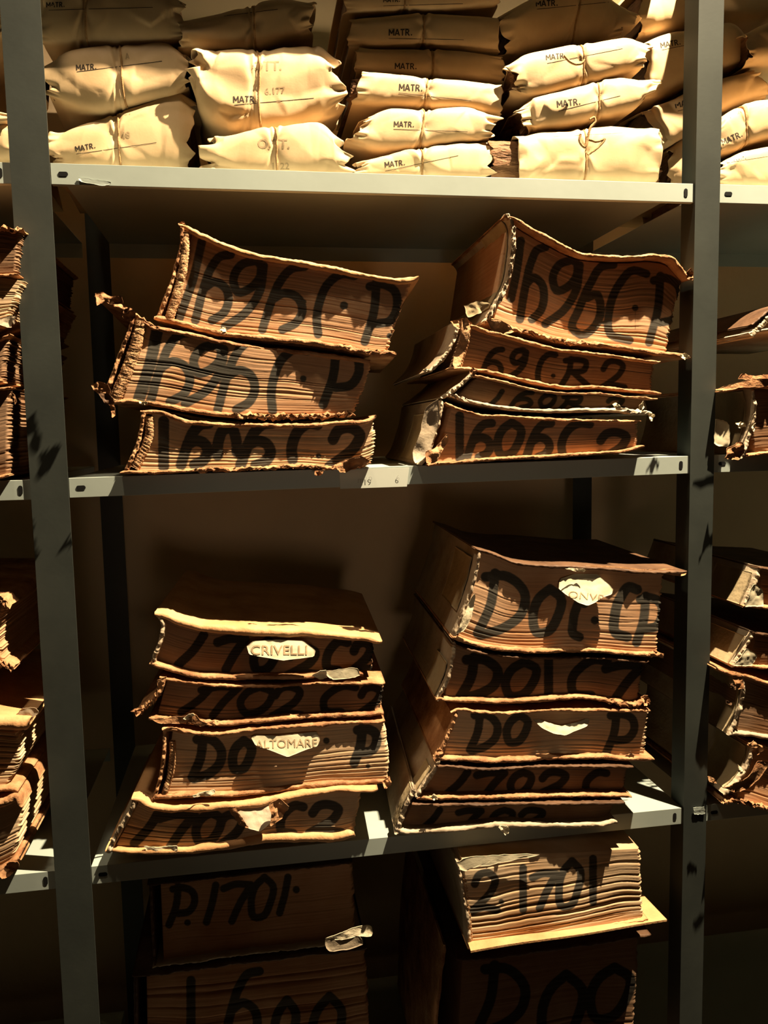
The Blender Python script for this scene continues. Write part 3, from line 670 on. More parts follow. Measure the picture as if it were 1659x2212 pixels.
# ------------------------------------------------------------------ lower shelf, left stack
b = book("dark ledger with pale CRIVELLI tab and thick orange top edge on the lower shelf",
     [(334, 1322), (350, 1322), (385, 1335), (430, 1347), (500, 1353), (600, 1358), (680, 1362), (740, 1370), (798, 1376), (826, 1384)],
     [(322, 1436), (360, 1450), (410, 1464), (460, 1469), (540, 1469), (640, 1468), (720, 1464), (785, 1462)],
     [(348, 1335), (334, 1440)], [(808, 1380), (806, 1460)], tt=[15, 17, 20, 20, 15, 10], tb=9, y0=-.018, yaw=-.05, rec=.022,
     ink=[('1', 385, 1372, 440, 1436), ('7', 470, 1378, 530, 1446), ('0', 545, 1385, 600, 1450), ('2', 620, 1400, 690, 1460), ('C', 700, 1385, 750, 1448), ('2', 760, 1388, 806, 1450)], iw=22,
     spine=[(336, 1326), (346, 1350), (342, 1385), (332, 1410), (324, 1436)], st=9, seed=18, jag=.0004, mats=('leather_orange', 'leather', 'leather_light'), page='page_shaded', rags=((0, 1, .001),), L=.38,
     scraps=[([(672, 1460), (684, 1450), (704, 1446), (706, 1464), (690, 1468)], -.026, 'cream_scrap', .005), ([(705, 1449), (776, 1446), (777, 1460), (706, 1461)], -.021, 'label', .001)])
tab(b, [(533, 1396), (546, 1384), (600, 1382), (656, 1384), (682, 1404), (678, 1418), (650, 1422), (612, 1427), (575, 1421), (538, 1414)], -.016, -.034, seed=4, text=('CRIVELLI', 541, 1414, 20, 0, 'ink_faint', .01, 1.12), fwd=.014)
b = book("dark ledger marked 1702 C.2 with shredded spine, between the CRIVELLI and ALTOMARE ledgers",
     [(345, 1462), (400, 1472), (470, 1478), (560, 1480), (640, 1477), (740, 1474), (832, 1474)],
     [(320, 1556), (370, 1562), (430, 1566), (490, 1570), (550, 1564), (610, 1558), (680, 1553), (760, 1550), (830, 1546)],
     [(360, 1468), (336, 1556)], [(832, 1476), (822, 1540)], tt=6, tb=9, y0=-.020, yaw=-.05, rec=.018,
     ink=[('1', 391, 1486, 455, 1538), ('7', 435, 1482, 516, 1546), ('0', 515, 1484, 592, 1542), ('2', 588, 1484, 656, 1547), ('C', 690, 1482, 768, 1538), ('2', 775, 1485, 828, 1542)], iw=19,
     spine=[(352, 1462), (340, 1492), (318, 1520), (292, 1540)], st=9, seed=19, mats=('leather', 'leather', 'leather'), page='page_shaded', gaps=[(.75, .015, .006), (.83, .012, .006), (.9, .012, .006)], rags=((0, 1, .004),), L=.38, ragb=((0, .3, .003),),
     scraps=[([(330, 1550), (360, 1552), (400, 1548), (422, 1538), (432, 1552), (450, 1560), (434, 1568), (420, 1558), (380, 1566), (340, 1560)], -.030, 'leather', .008), ([(395, 1552), (412, 1540), (422, 1541), (405, 1556)], -.034, 'cream_scrap'), ([(340, 1470), (358, 1462), (352, 1490), (342, 1500)], -.028, 'leather', .006), ([(284, 1534), (300, 1528), (310, 1536), (296, 1545)], -.028, 'leather', .006)])
b = book("ledger with pale ALTOMARE tab and fanned cream pages on the lower shelf",
     [(350, 1574), (365, 1572), (400, 1578), (460, 1584), (540, 1574), (640, 1566), (740, 1560), (832, 1556)],
     [(328, 1728), (370, 1726), (430, 1724), (500, 1722), (570, 1716), (640, 1708), (700, 1700), (770, 1698), (842, 1694)],
     [(372, 1582), (352, 1722)], [(828, 1562), (836, 1692)], tt=8, tb=9, y0=-.024, yaw=-.05, rec=.009,
     ink=[('D', 412, 1592, 482, 1682), ('0', 500, 1600, 545, 1665), ('.', 705, 1600, 8), ('P', 765, 1572, 815, 1648), ('.', 795, 1655, 6)], iw=23,
     spine=[(352, 1576), (350, 1620), (344, 1670), (330, 1726)], st=8, seed=20, page='page_pale', gaps=G3+[(.3, .006, .003)], band=([(372, 1600), (372, 1650), (356, 1715)], .004), L=.38, rbow=.006, gapd=.006, wav=.035,
     scraps=[([(415, 1716), (440, 1712), (466, 1706), (462, 1714), (440, 1722), (420, 1720)], -.031, 'cream_scrap', .004), ([(826, 1690), (842, 1678), (846, 1694), (830, 1702)], -.030, 'leather', .005)])
tab(b, [(543, 1594), (550, 1588), (600, 1590), (650, 1584), (684, 1581), (692, 1596), (686, 1612), (650, 1624), (622, 1635), (580, 1620), (552, 1610)], -.016, -.034, seed=5, text=('ALTOMARE', 552, 1617, 18, .03, 'ink_faint', .0, 1.02))
b = book("bowed ledger with a folded blank tab, lowest under the ALTOMARE ledger",
     [(284, 1722), (296, 1722), (330, 1738), (380, 1744), (450, 1740), (540, 1732), (620, 1718), (700, 1706), (816, 1703)],
     [(226, 1842), (280, 1846), (360, 1849), (430, 1846), (500, 1838), (580, 1826), (660, 1824), (730, 1822), (768, 1810)],
     [(300, 1730), (248, 1838)], [(782, 1708), (764, 1798)], tt=[12, 16, 18, 15, 12, 8], tb=[10, 12, 16, 20, 22, 18], y0=-.036, yaw=-.06, rec=.013,
     ink=[('1', 290, 1750, 345, 1822), ('7', 345, 1758, 420, 1830), ('0', 420, 1755, 480, 1822), ('2', 470, 1760, 530, 1830), ('C', 600, 1740, 655, 1800), ('2', 668, 1738, 740, 1800)], iw=22,
     spine=[(287, 1722), (278, 1750), (256, 1785), (228, 1842)], st=11, seed=21, jag=.0004, page='page_pale', mats=('leather_orange', 'leather_orange', 'leather_light'), gaps=[(.62, .012, .004), (.75, .01, .004), (.85, .01, .004)], L=.38, rags=((0, 1, .001),), wav=.03,
     scraps=[([(312, 1828), (345, 1830), (384, 1828), (383, 1836), (340, 1840), (316, 1838)], -.034, 'cream_scrap', .002)])
tab(b, [(504, 1740), (540, 1734), (580, 1732), (590, 1740), (586, 1775), (562, 1795), (542, 1790), (528, 1784), (520, 1765)], -.018, -.045, seed=6, curl=.004, mk='leather_light')
scrap(b, [(492, 1742), (504, 1738), (524, 1766), (536, 1786), (518, 1782), (506, 1766)], -.036, 'leather', .006, name='folded_tab_edge')
scrap(b, [(580, 1738), (604, 1724), (624, 1740), (606, 1768), (584, 1782), (586, 1760)], -.038, 'leather', .008, name='folded_tab_edge')
# ------------------------------------------------------------------ lower shelf, right stack
b = book("tall ledger with drooping pale tab, topmost of the lower shelf's right stack",
     [(1028, 1184), (1070, 1196), (1110, 1212), (1170, 1220), (1240, 1222), (1320, 1228), (1400, 1234), (1440, 1234), (1484, 1234)],
     [(976, 1380), (1030, 1398), (1090, 1408), (1150, 1412), (1230, 1410), (1300, 1412), (1370, 1418), (1434, 1420)],
     [(1042, 1196), (992, 1386)], [(1438, 1238), (1424, 1414)], tt=6, tb=9, y0=-.022, yaw=-.05, rec=.012,
     ink=[('D', 1026, 1238, 1140, 1372, 23), ('0', 1148, 1272, 1215, 1370, 23), ('C', 1235, 1300, 1262, 1376), ('.', 1285, 1340, 10), ('C', 1322, 1268, 1376, 1376, 24), ('P', 1375, 1288, 1432, 1388)], iw=22,
     spine=[(1034, 1190), (1022, 1250), (1010, 1290), (996, 1330), (977, 1380)], st=8, seed=22, mats=('leather_dark', 'leather', 'leather_light'), page='page', side_patch=(.12, .72, .03, .16), L=.40,
     gaps=[(.78, .008, .004), (.85, .008, .003), (.9, .008, .003)], wav=.03, ragb=((.92, 1, .003),),
     scraps=[([(1218, 1227), (1245, 1228), (1266, 1231), (1262, 1235), (1235, 1232)], -.028, 'cream_scrap'), ([(1018, 1290), (1026, 1280), (1022, 1320), (1004, 1360), (984, 1372), (996, 1340)], -.028, 'cream_scrap', .004)])
scrap(b, [(1225, 1224), (1260, 1222), (1340, 1224), (1400, 1232), (1483, 1235), (1482, 1241), (1400, 1238), (1320, 1232)], -.027, 'leather_orange', .001, name='cover_edge_strip')
tab(b, [(1209, 1258), (1212, 1250), (1240, 1240), (1290, 1240), (1316, 1262), (1325, 1272), (1322, 1284), (1300, 1292), (1286, 1302), (1268, 1308), (1250, 1302), (1222, 1284), (1208, 1272)], -.010, -.036, seed=7, text=('ONVBE', 1226, 1290, 15, -.12, 'ink_faint', -.01, 1.35))
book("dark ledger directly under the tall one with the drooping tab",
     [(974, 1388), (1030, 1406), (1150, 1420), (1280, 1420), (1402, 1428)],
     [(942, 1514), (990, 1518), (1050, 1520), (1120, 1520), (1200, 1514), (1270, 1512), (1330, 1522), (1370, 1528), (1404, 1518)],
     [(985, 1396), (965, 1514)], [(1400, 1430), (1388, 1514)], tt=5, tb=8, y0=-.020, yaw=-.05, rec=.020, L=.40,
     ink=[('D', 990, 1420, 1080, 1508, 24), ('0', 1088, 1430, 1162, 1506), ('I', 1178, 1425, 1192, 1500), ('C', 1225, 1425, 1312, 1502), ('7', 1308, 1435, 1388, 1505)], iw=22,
     spine=[(978, 1386), (974, 1420), (966, 1460), (942, 1514)], st=8, seed=23, mats=('leather_dark', 'leather', 'leather_light'), page='page_shaded', ragb=((.8, 1, .004),), side_patch=(.4, .95, .015, .1),
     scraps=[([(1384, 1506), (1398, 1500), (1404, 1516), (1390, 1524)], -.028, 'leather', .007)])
b = book("dark ledger with a crumpled half-moon tab on the lower shelf",
     [(974, 1538), (985, 1532), (1020, 1534), (1080, 1538), (1200, 1532), (1300, 1532), (1405, 1534)],
     [(938, 1644), (1000, 1647), (1060, 1650), (1130, 1648), (1210, 1642), (1290, 1642), (1350, 1646), (1414, 1643)],
     [(988, 1540), (962, 1640)], [(1404, 1536), (1398, 1638)], tt=6, tb=10, y0=-.022, yaw=-.05, rec=.013, L=.40,
     ink=[('D', 1012, 1540, 1078, 1622), ('0', 1092, 1545, 1142, 1606), ('P', 1310, 1540, 1372, 1625)], iw=20,
     spine=[(982, 1538), (974, 1565), (960, 1600), (938, 1642)], st=9, seed=24, mats=('leather', 'leather', 'leather'), page='page_pale', gaps=[(.72, .012, .004), (.8, .01, .005), (.87, .01, .005), (.93, .01, .005)], rbow=.002,
     scraps=[([(935, 1634), (946, 1618), (958, 1622), (952, 1642), (940, 1644)], -.030, 'leather', .006)])
tab(b, [(1153, 1556), (1166, 1554), (1190, 1566), (1215, 1570), (1245, 1565), (1268, 1552), (1275, 1556), (1270, 1568), (1245, 1580), (1222, 1590), (1195, 1584), (1170, 1572)], -.014, -.034, seed=8, curl=.005)
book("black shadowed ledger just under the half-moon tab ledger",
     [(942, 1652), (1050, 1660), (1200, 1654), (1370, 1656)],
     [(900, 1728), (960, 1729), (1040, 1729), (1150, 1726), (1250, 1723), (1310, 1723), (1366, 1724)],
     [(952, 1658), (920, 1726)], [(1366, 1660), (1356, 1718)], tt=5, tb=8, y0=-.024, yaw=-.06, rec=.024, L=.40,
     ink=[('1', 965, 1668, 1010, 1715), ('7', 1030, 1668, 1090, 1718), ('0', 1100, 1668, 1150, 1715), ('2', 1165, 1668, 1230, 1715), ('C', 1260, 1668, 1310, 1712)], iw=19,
     spine=[(946, 1640), (934, 1665), (918, 1690), (897, 1722)], st=8, seed=25, mats=('leather_dark', 'leather', 'leather_light'), page='page_shaded', side_patch=(.3, .95, .01, .05),
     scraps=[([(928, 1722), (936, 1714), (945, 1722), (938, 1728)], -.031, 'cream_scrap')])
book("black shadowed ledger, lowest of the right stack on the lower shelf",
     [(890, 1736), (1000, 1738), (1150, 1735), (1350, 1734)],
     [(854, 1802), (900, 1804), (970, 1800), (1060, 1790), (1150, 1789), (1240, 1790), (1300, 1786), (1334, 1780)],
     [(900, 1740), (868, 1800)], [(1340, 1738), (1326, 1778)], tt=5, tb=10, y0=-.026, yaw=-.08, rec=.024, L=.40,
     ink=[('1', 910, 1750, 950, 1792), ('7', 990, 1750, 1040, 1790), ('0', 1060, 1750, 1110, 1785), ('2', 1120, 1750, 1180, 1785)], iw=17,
     spine=[(892, 1704), (878, 1730), (864, 1765), (852, 1800)], st=10, seed=26, mats=('leather_dark', 'leather_light', 'leather_light'), page='page_shaded', side_patch=(.02, .9, .004, .03),
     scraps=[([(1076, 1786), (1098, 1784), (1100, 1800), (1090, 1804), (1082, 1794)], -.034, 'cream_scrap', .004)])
# ------------------------------------------------------------------ bottom shelf
b = book("dim ledger marked P.1701 with a cream torn slip, below the lower shelf",
     [(318, 1910), (450, 1896), (600, 1880), (762, 1862)], [(330, 2092), (450, 2076), (560, 2062), (680, 2048), (785, 2034)],
     [(345, 1912), (352, 2088)], [(762, 1866), (768, 2032)], tt=5, tb=8, y0=.035, yaw=0, rec=.012,
     ink=[('P', 365, 1915, 422, 1998), ('.', 405, 1993, 8), ('1', 446, 1912, 466, 1992), ('7', 483, 1908, 542, 1990), ('0', 540, 1895, 592, 1985), ('1', 604, 1895, 622, 1972), ('.', 640, 1922, 9)], iw=18,
     spine=[(322, 1912), (326, 2000), (332, 2090)], st=6, seed=27, mats=('leather_dark', 'leather_light', 'leather_dark'), page='page', 
     scraps=[([(702, 2026), (735, 2014), (762, 2004), (804, 2002), (803, 2020), (770, 2022), (730, 2030)], -.0, 'cream_scrap', .004), ([(703, 2030), (780, 2024), (784, 2038), (704, 2051)], -.001, 'leather_light', .001)])
book("big dim ledger with pages fraying at the right, directly under the P.1701 ledger",
     [(285, 2106), (400, 2092), (560, 2072), (680, 2058), (792, 2044)], [(290, 2420), (450, 2415), (600, 2408), (800, 2400)],
     [(315, 2110), (320, 2410)], [(788, 2048), (800, 2398)], tt=10, tb=9, y0=.045, yaw=0, rec=.008,
     ink=[('I', 400, 2118, 425, 2230), ('h', 478, 2098, 560, 2260), ('0', 590, 2160, 640, 2280), ('0', 670, 2152, 740, 2290)], iw=22, spine=[(288, 2108), (290, 2260), (290, 2420)], st=8,
     seed=28, page='page', gaps=[(.1+.07*k, .006, .006) for k in range(10)], rbow=.004, mats=('leather_dark', 'leather', 'leather_dark'), gapd=.006)
b = book("ledger marked 2.1701 with sewn spine lying on a jutting brown board",
     [(984, 1858), (1040, 1852), (1120, 1846), (1240, 1840), (1390, 1832)], [(1010, 2050), (1100, 2040), (1200, 2022), (1320, 2002), (1400, 1986)],
     [(1000, 1872), (1018, 2048)], [(1386, 1840), (1392, 1968)], tt=5, tb=3, y0=-.036, yaw=-.02, rec=.004,
     ink=[('2', 1020, 1885, 1076, 1968), ('.', 1083, 1948, 7), ('I', 1122, 1875, 1138, 1965), ('7', 1150, 1885, 1202, 1962), ('0', 1205, 1860, 1256, 1962), ('I', 1272, 1855, 1290, 1948)], iw=19,
     spine=[(986, 1862), (998, 1930), (1008, 1990), (1012, 2050)], st=7, seed=29, page='page_pale', topc=False, gaps=[(.42, .012, .006), (.5, .012, .007), (.58, .014, .008), (.66, .012, .008), (.74, .02, .007), (.83, .014, .005), (.9, .01, .004)], wav=.04, gapd=.008,
     mats=('leather_light', 'leather_orange', 'leather_light'), band=([(1003, 1890), (1010, 1950), (1017, 2040)], .004),
     scraps=[([(985, 1862), (1010, 1852), (1060, 1848), (1120, 1846), (1168, 1846), (1120, 1856), (1060, 1868), (1020, 1874), (1000, 1884)], -.042, 'label', .003)])
# bare board sticking out under it
q = p2w(np.array([1017., 1442, 1380, 1015]), np.array([2054., 1986, 1935, 1990]), -.012)
za = p2w(1015, 2056, -.055)[2]; zb = p2w(1442, 1988, -.03)[2]
c0 = p2w(1017, 2054, -.060); c1 = p2w(1441, 1987, -.050)
V = []
for p_, in ((c0,), (c1,)):
    pass
c2 = np.array([c1[0]-.02, .30, c1[2]]); c3 = np.array([c0[0]+.02, .30, c0[2]])
nb = 40; V = []; 
for i in range(nb):
    f = i/(nb-1); a = c0*(1-f)+c1*f; e = c3*(1-f)+c2*f; a = a+np.array([0, .001*math.sin(f*9), .0005*math.sin(f*7)])
    V += [a, e, e-np.array([0, 0, .0035]), a-np.array([0, 0, .0035])]
Fc = [(i*4+j, (i+1)*4+j, (i+1)*4+(j+1) % 4, i*4+(j+1) % 4) for i in range(nb-1) for j in range(4)]+[(0, 1, 2, 3), tuple((nb-1)*4+j for j in (3, 2, 1, 0))]
mesh_obj('loose_board', V, Fc, M['leather_orange'], b, False)['label'] = 'plain tan pasteboard cover jutting out under the pages'
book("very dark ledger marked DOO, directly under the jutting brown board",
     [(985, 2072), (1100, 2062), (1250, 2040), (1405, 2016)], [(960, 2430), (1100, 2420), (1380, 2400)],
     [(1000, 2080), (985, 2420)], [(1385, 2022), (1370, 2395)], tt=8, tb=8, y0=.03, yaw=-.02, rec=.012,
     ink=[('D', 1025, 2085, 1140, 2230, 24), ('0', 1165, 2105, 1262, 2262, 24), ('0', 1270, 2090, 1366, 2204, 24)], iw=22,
     spine=[(958, 2040), (948, 2120), (940, 2200), (930, 2430)], st=8, seed=30, mats=('leather_dark', 'leather', 'leather'), page='page_shaded', gaps=[(.45, .008, .004), (.5, .008, .004)])
#SECTION_SIDES
# ------------------------------------------------------------------ neighbouring bays, left
book("curled ledger with frayed upper board, topmost on the middle shelf left of the left post",
     [(-330, 470), (-200, 478), (-60, 486), (0, 488), (30, 494), (50, 492)], [(-340, 640), (-200, 625), (-60, 600), (0, 596), (40, 594)],
     [(-310, 480), (-320, 640)], [(38, 500), (30, 592)], tt=7, tb=5, y0=-.03, xr=-.2, seed=31, page='page_shaded', ragt=((.85, 1, .004),))
book("ledger with splayed pages and frayed threads, middle shelf left of the left post",
     [(-330, 645), (-200, 630), (-60, 602), (0, 594), (48, 602)], [(-330, 815), (-200, 790), (-80, 730), (0, 700), (26, 690)],
     [(-310, 650), (-310, 805)], [(46, 606), (6, 692)], tt=4, tb=6, y0=-.032, xr=-.2, seed=32, page='page_pale', gaps=G3, topc=False, gapd=.008, ragb=((.7, 1, .004),),
     scraps=[([(0, 690), (25, 680), (38, 684), (30, 692), (36, 700), (24, 700), (26, 708), (12, 706), (0, 702)], -.038, 'leather_light', .004)])
book("shadowed ledger with a bone-like cord end, middle shelf left of the left post",
     [(-330, 822), (-100, 760), (0, 730), (20, 720)], [(-330, 870), (-200, 860), (-60, 838), (6, 826)],
     [(-310, 830), (-310, 865)], [(12, 730), (2, 820)], tt=5, tb=9, y0=-.02, xr=-.2, seed=33, page='page_shaded')
book("dark ledger with a dangling thread, lowest on the middle shelf left of the left post",
     [(-330, 880), (-100, 850), (10, 836), (25, 835)], [(-330, 1055), (-100, 1042), (0, 1034), (20, 1028)],
     [(-310, 885), (-310, 1050)], [(16, 842), (14, 1024)], tt=6, tb=7, y0=-.02, xr=-.2, seed=34, page='page_shaded',
     scraps=[([(24, 846), (30, 850), (36, 868), (33, 874), (28, 860)], -.028, 'leather', .002)])
book("ledger with frayed top corner, topmost on the lower shelf left of the left post",
     [(-330, 1295), (-100, 1290), (-20, 1292), (8, 1294), (20, 1312)], [(-330, 1440), (-100, 1435), (0, 1440), (28, 1448)],
     [(-310, 1300), (-310, 1436)], [(10, 1316), (6, 1432)], tt=10, tb=10, y0=-.03, xr=-.2, seed=35, page='page', ragt=((.9, 1, .005),), ragb=((.9, 1, .005),), rbow=-.01)
book("ledger with thick orange board and slanting fanned pages, lower shelf left of the left post",
     [(-330, 1520), (-200, 1530), (-60, 1545), (0, 1550), (64, 1553)], [(-330, 1755), (-100, 1735), (0, 1712), (40, 1712)],
     [(-310, 1530), (-310, 1745)], [(22, 1590), (10, 1700)], tt=[14, 16, 26, 28], tb=10, y0=-.035, xr=-.2, seed=36, page='page_pale', mats=('leather_orange', 'leather', 'leather'),
     gaps=[(.15+.085*k, .012, .008) for k in range(9)], gapd=.01, rbow=.014, jag=.0004,
     scraps=[([(34, 1545), (48, 1530), (80, 1530), (84, 1538), (66, 1553)], -.02, 'leather_light', .002)])
book("ledger with rolled tan corner, lowest on the lower shelf left of the left post",
     [(-330, 1762), (-100, 1744), (0, 1732), (40, 1718), (50, 1742)], [(-330, 1935), (-100, 1915), (0, 1890), (44, 1862)],
     [(-310, 1770), (-310, 1930)], [(42, 1745), (20, 1862)], tt=16, tb=13, y0=-.045, xr=-.2, seed=37, page='page_pale', gaps=G3, gapd=.008, rbow=.006, mats=('leather', 'leather', 'leather'),
     scraps=[([(0, 1885), (20, 1862), (44, 1858), (38, 1878), (14, 1896), (0, 1896)], -.055, 'leather', .006)])
# ------------------------------------------------------------------ neighbouring bays, right
book("dark slanting ledger with pale corner, topmost on the middle shelf right of the right post",
     [(1625, 700), (1660, 670), (1760, 640), (1900, 640)], [(1620, 722), (1660, 716), (1760, 718), (1900, 720)],
     [(1640, 700), (1640, 716)], [(1890, 650), (1890, 712)], tt=6, tb=7, y0=-.02, xr=1.2, seed=41, page='page_shaded', spine=[(1664, 676), (1640, 700), (1620, 722)], st=12, mats=('leather_dark', 'leather_light', 'leather_light'))
book("ledger with flaking layered leather top, middle shelf right of the right post",
     [(1560, 842), (1600, 836), (1640, 832), (1700, 835), (1900, 850)], [(1600, 990), (1660, 982), (1760, 980), (1900, 978)],
     [(1628, 842), (1640, 986)], [(1890, 850), (1890, 972)], tt=7, tb=7, y0=-.025, xr=1.2, seed=42, page='page_shaded', spine=[(1622, 840), (1628, 870), (1622, 920), (1600, 990)], st=8, mats=('leather', 'leather', 'leather_light'),
     side_patch=(.05, .95, .02, .2),
     scraps=[([(1592, 818), (1606, 806), (1630, 812), (1659, 808), (1680, 812), (1670, 822), (1620, 820)], -.03, 'leather', .004), ([(1550, 840), (1580, 830), (1610, 822), (1660, 818), (1690, 826), (1650, 836), (1600, 836), (1570, 842)], -.034, 'leather', .004),
             ([(1560, 990), (1575, 965), (1600, 955), (1610, 975), (1600, 992)], -.03, 'leather', .008), ([(1590, 914), (1606, 912), (1610, 922), (1596, 924)], -.03, 'cream_scrap', .005), ([(1622, 924), (1632, 914), (1634, 922), (1628, 932)], -.034, 'cream_scrap', .003),
             ([(1545, 905), (1572, 912), (1574, 965), (1545, 962)], -.012, 'label', .001)])
for (a, lab_, sd) in [(((1640, 1225), (1605, 1312)), "ledger with torn pale spine edge, topmost on the lower shelf right of the right post", 43), (((1625, 1365), (1580, 1440)), "ledger with bright torn spine label, second on the lower shelf right of the right post", 44)]:
    (x0, y0_), (x1, y1_) = a
    book(lab_, [(x0, y0_), (1720, y0_+12), (1900, y0_+22)], [(x1, y1_), (1700, y1_+8), (1900, y1_+10)], [(x0+16, y0_), (x1+40, y1_)], [(1890, y0_+20), (1890, y1_+8)], tt=6, tb=7, y0=-.02, xr=1.2, seed=sd,
         page='page_shaded', spine=[(x0+2, y0_-2), ((x0+x1)/2+2, (y0_+y1_)/2), (x1, y1_)], st=8, mats=('leather_dark', 'leather', 'leather_light'), side_patch=(.2, .95, .01, .12),
         scraps=[([(x1+2, y1_-2), (x0-10, y0_+35), (x0+8, y0_+50), (x1+45, y1_-4)], -.028, 'label', .003)])
book("ledger with ribbed cream vellum spine, lower shelf right of the right post",
     [(1548, 1440), (1580, 1452), (1620, 1460), (1660, 1474), (1900, 1500)], [(1575, 1588), (1620, 1592), (1660, 1598), (1900, 1600)],
     [(1604, 1464), (1586, 1588)], [(1890, 1500), (1890, 1592)], tt=8, tb=8, y0=-.03, xr=1.2, seed=45, page='page_shaded', spine=[(1600, 1458), (1602, 1500), (1592, 1545), (1572, 1588)], st=8, mats=('leather', 'leather_light', 'leather_light'), side_patch=(.02, .98, .005, .14),
     scraps=[([(1576, 1475), (1590, 1480), (1588, 1490), (1578, 1486)], -.036, 'leather_dark', .003), ([(1568, 1512), (1582, 1520), (1578, 1524), (1568, 1518)], -.036, 'leather_dark', .003), ([(1580, 1458), (1604, 1462), (1606, 1486), (1596, 1490)], -.036, 'leather', .004)])
book("reddish ledger with curled spine scroll, lowest on the lower shelf right of the right post",
     [(1618, 1606), (1660, 1612), (1900, 1622)], [(1560, 1735), (1620, 1740), (1660, 1752), (1900, 1760)],
     [(1640, 1612), (1600, 1736)], [(1890, 1624), (1890, 1752)], tt=8, tb=8, y0=-.03, xr=1.2, seed=46, page='page', spine=[(1622, 1606), (1616, 1645), (1590, 1690), (1562, 1714)], st=9, mats=('leather', 'leather', 'leather_light'), side_patch=(.1, .9, .01, .1), ragb=((0, .4, .004),),
     scraps=[([(1612, 1606), (1628, 1600), (1644, 1616), (1634, 1632), (1624, 1616)], -.038, 'leather', .006), ([(1528, 1676), (1546, 1684), (1548, 1692), (1532, 1688)], -.03, 'leather', .003), ([(1560, 1700), (1600, 1690), (1640, 1640), (1655, 1650), (1610, 1706), (1590, 1712)], -.04, 'leather', .008), ([(1592, 1650), (1604, 1660), (1606, 1668), (1596, 1672)], -.044, 'cream_scrap', .004)])
#SECTION_PARCELS
MT = lambda x, y, h=12, a=0., ln=None: (('MATR.', x, y, h, a), dict(bold=.018, sx=1.22, line=ln))
FT = lambda t, x, y, h=16, a=0.: ((t, x, y, h, a, 'ink_faint'), dict(bold=.02))
# column 1
parcel("paper parcel cut by the picture top, just right of the left post",
       [(88, -40), (200, -60), (320, -45), (395, 0)], [(80, 90), (180, 92), (300, 90), (395, 78)], y0=0.060, seed=101, cr=.004, twine=(180, 190), text=[MT(100, 16, 11, .02), ((None, 0, 0, 0), dict(line=((100, 22), (330, 16), 1.2)))])
parcel("slumped paper parcel with a torn MATR. patch, middle one beside the left post",
       [(92, 125), (130, 105), (200, 92), (290, 88), (360, 80), (408, 118)], [(100, 205), (150, 225), (220, 232), (300, 212), (360, 200), (410, 182)], y0=0.060, seed=102, cr=.007, twine=(252, 274), endflap=.02,
       text=[MT(165, 152, 12, .06, ((166, 155), (350, 132), 1.2)), FT('A', 272, 128, 13, .1)])
parcel("paper parcel with raised right corner, on the top shelf just right of the left post",
       [(104, 292), (160, 266), (240, 240), (320, 212), (385, 194), (418, 206)], [(104, 356), (190, 360), (300, 364), (418, 366)], y0=0.068, seed=103, cr=.008, twine=(250, 262), endflap=.022,
       text=[MT(164, 328, 12, .18, ((165, 333), (338, 308), 1.2)), FT('2.0.', 250, 252, 16, .15), FT('48', 262, 300, 14, .12)])
# column 2
parcel("slim paper parcel at the picture top, resting on the bulky OTT. parcel",
       [(385, 32), (440, 28), (520, 8), (600, -12), (680, -5)], [(388, 95), (440, 100), (520, 102), (600, 84), (672, 62)], y0=0.055, seed=104, cr=.006, twine=(543, 555), text=[MT(440, 37, 11, .14, ((440, 40), (600, 20), 1.2))])
parcel("large bulky paper parcel stamped OTT. and MATR., second column from the left post",
       [(412, 110), (450, 104), (520, 95), (620, 88), (690, 88), (722, 120)], [(415, 160), (440, 235), (500, 268), (580, 282), (660, 268), (738, 222)], y0=0.035, seed=105, cr=.010, twine=(548, 578), endflap=.024, nose=.045,
       text=[MT(504, 222, 14, .02, ((506, 227), (678, 212), 1.3)), FT('1702', 540, 124, 18, .02), FT('OTT.', 545, 153, 20, .02), FT('6.177', 572, 205, 14, .08)])
parcel("crushed paper parcel stamped O.TT. with torn corner, under the bulky one",
       [(455, 292), (510, 284), (560, 272), (620, 266), (690, 260), (740, 312)], [(440, 368), (540, 372), (650, 378), (755, 382)], y0=0.020, seed=106, cr=.010, twine=(590, 606), endflap=.026, open_=(1, 1.3),
       text=[FT('O.TT.', 556, 320, 20, -.01), FT('1122', 585, 366, 14, 0)])
# column 3
parcel("thin paper parcel cut by the picture top, topmost of the six-parcel third column",
       [(742, -50), (850, -62), (960, -66), (1082, -60)], [(745, 24), (860, 20), (960, 17), (1080, 4)], y0=0.075, seed=107, cr=.002, twine=(875, 875), endflap=.006, nose=.02, text=[MT(828, 5, 10, .02, ((828, 13), (1000, 8), 1))])
parcel("flat neat paper parcel with clear MATR. print, second down in the third column",
       [(757, 34), (830, 30), (915, 22), (1000, 27), (1078, 32)], [(752, 96), (830, 97), (915, 93), (1000, 100), (1080, 104)], y0=0.075, seed=108, cr=.0018, twine=(917, 915), endflap=.006, nose=.022, text=[MT(840, 77, 14, 0, ((840, 83), (1002, 86), 1))])
parcel("flat paper parcel with small bright patches at right, third down in the third column",
       [(771, 100), (850, 101), (935, 100), (1010, 106), (1088, 117)], [(768, 147), (850, 152), (935, 158), (1010, 164), (1092, 176)], y0=0.075, seed=109, cr=.002, twine=(936, 937), endflap=.008, nose=.02, text=[MT(853, 149, 13, -.02)])
parcel("flat paper parcel with brown folder showing at left, fourth down in the third column",
       [(782, 150), (850, 154), (925, 162), (1010, 170), (1088, 182)], [(764, 215), (850, 222), (925, 226), (1000, 232), (1085, 248)], y0=0.050, seed=110, cr=.0028, twine=(924, 920), endflap=.008, nose=.026, cont=(.07, 0), text=[MT(862, 195, 14, -.04, ((861, 201), (1018, 218), 1.1))])
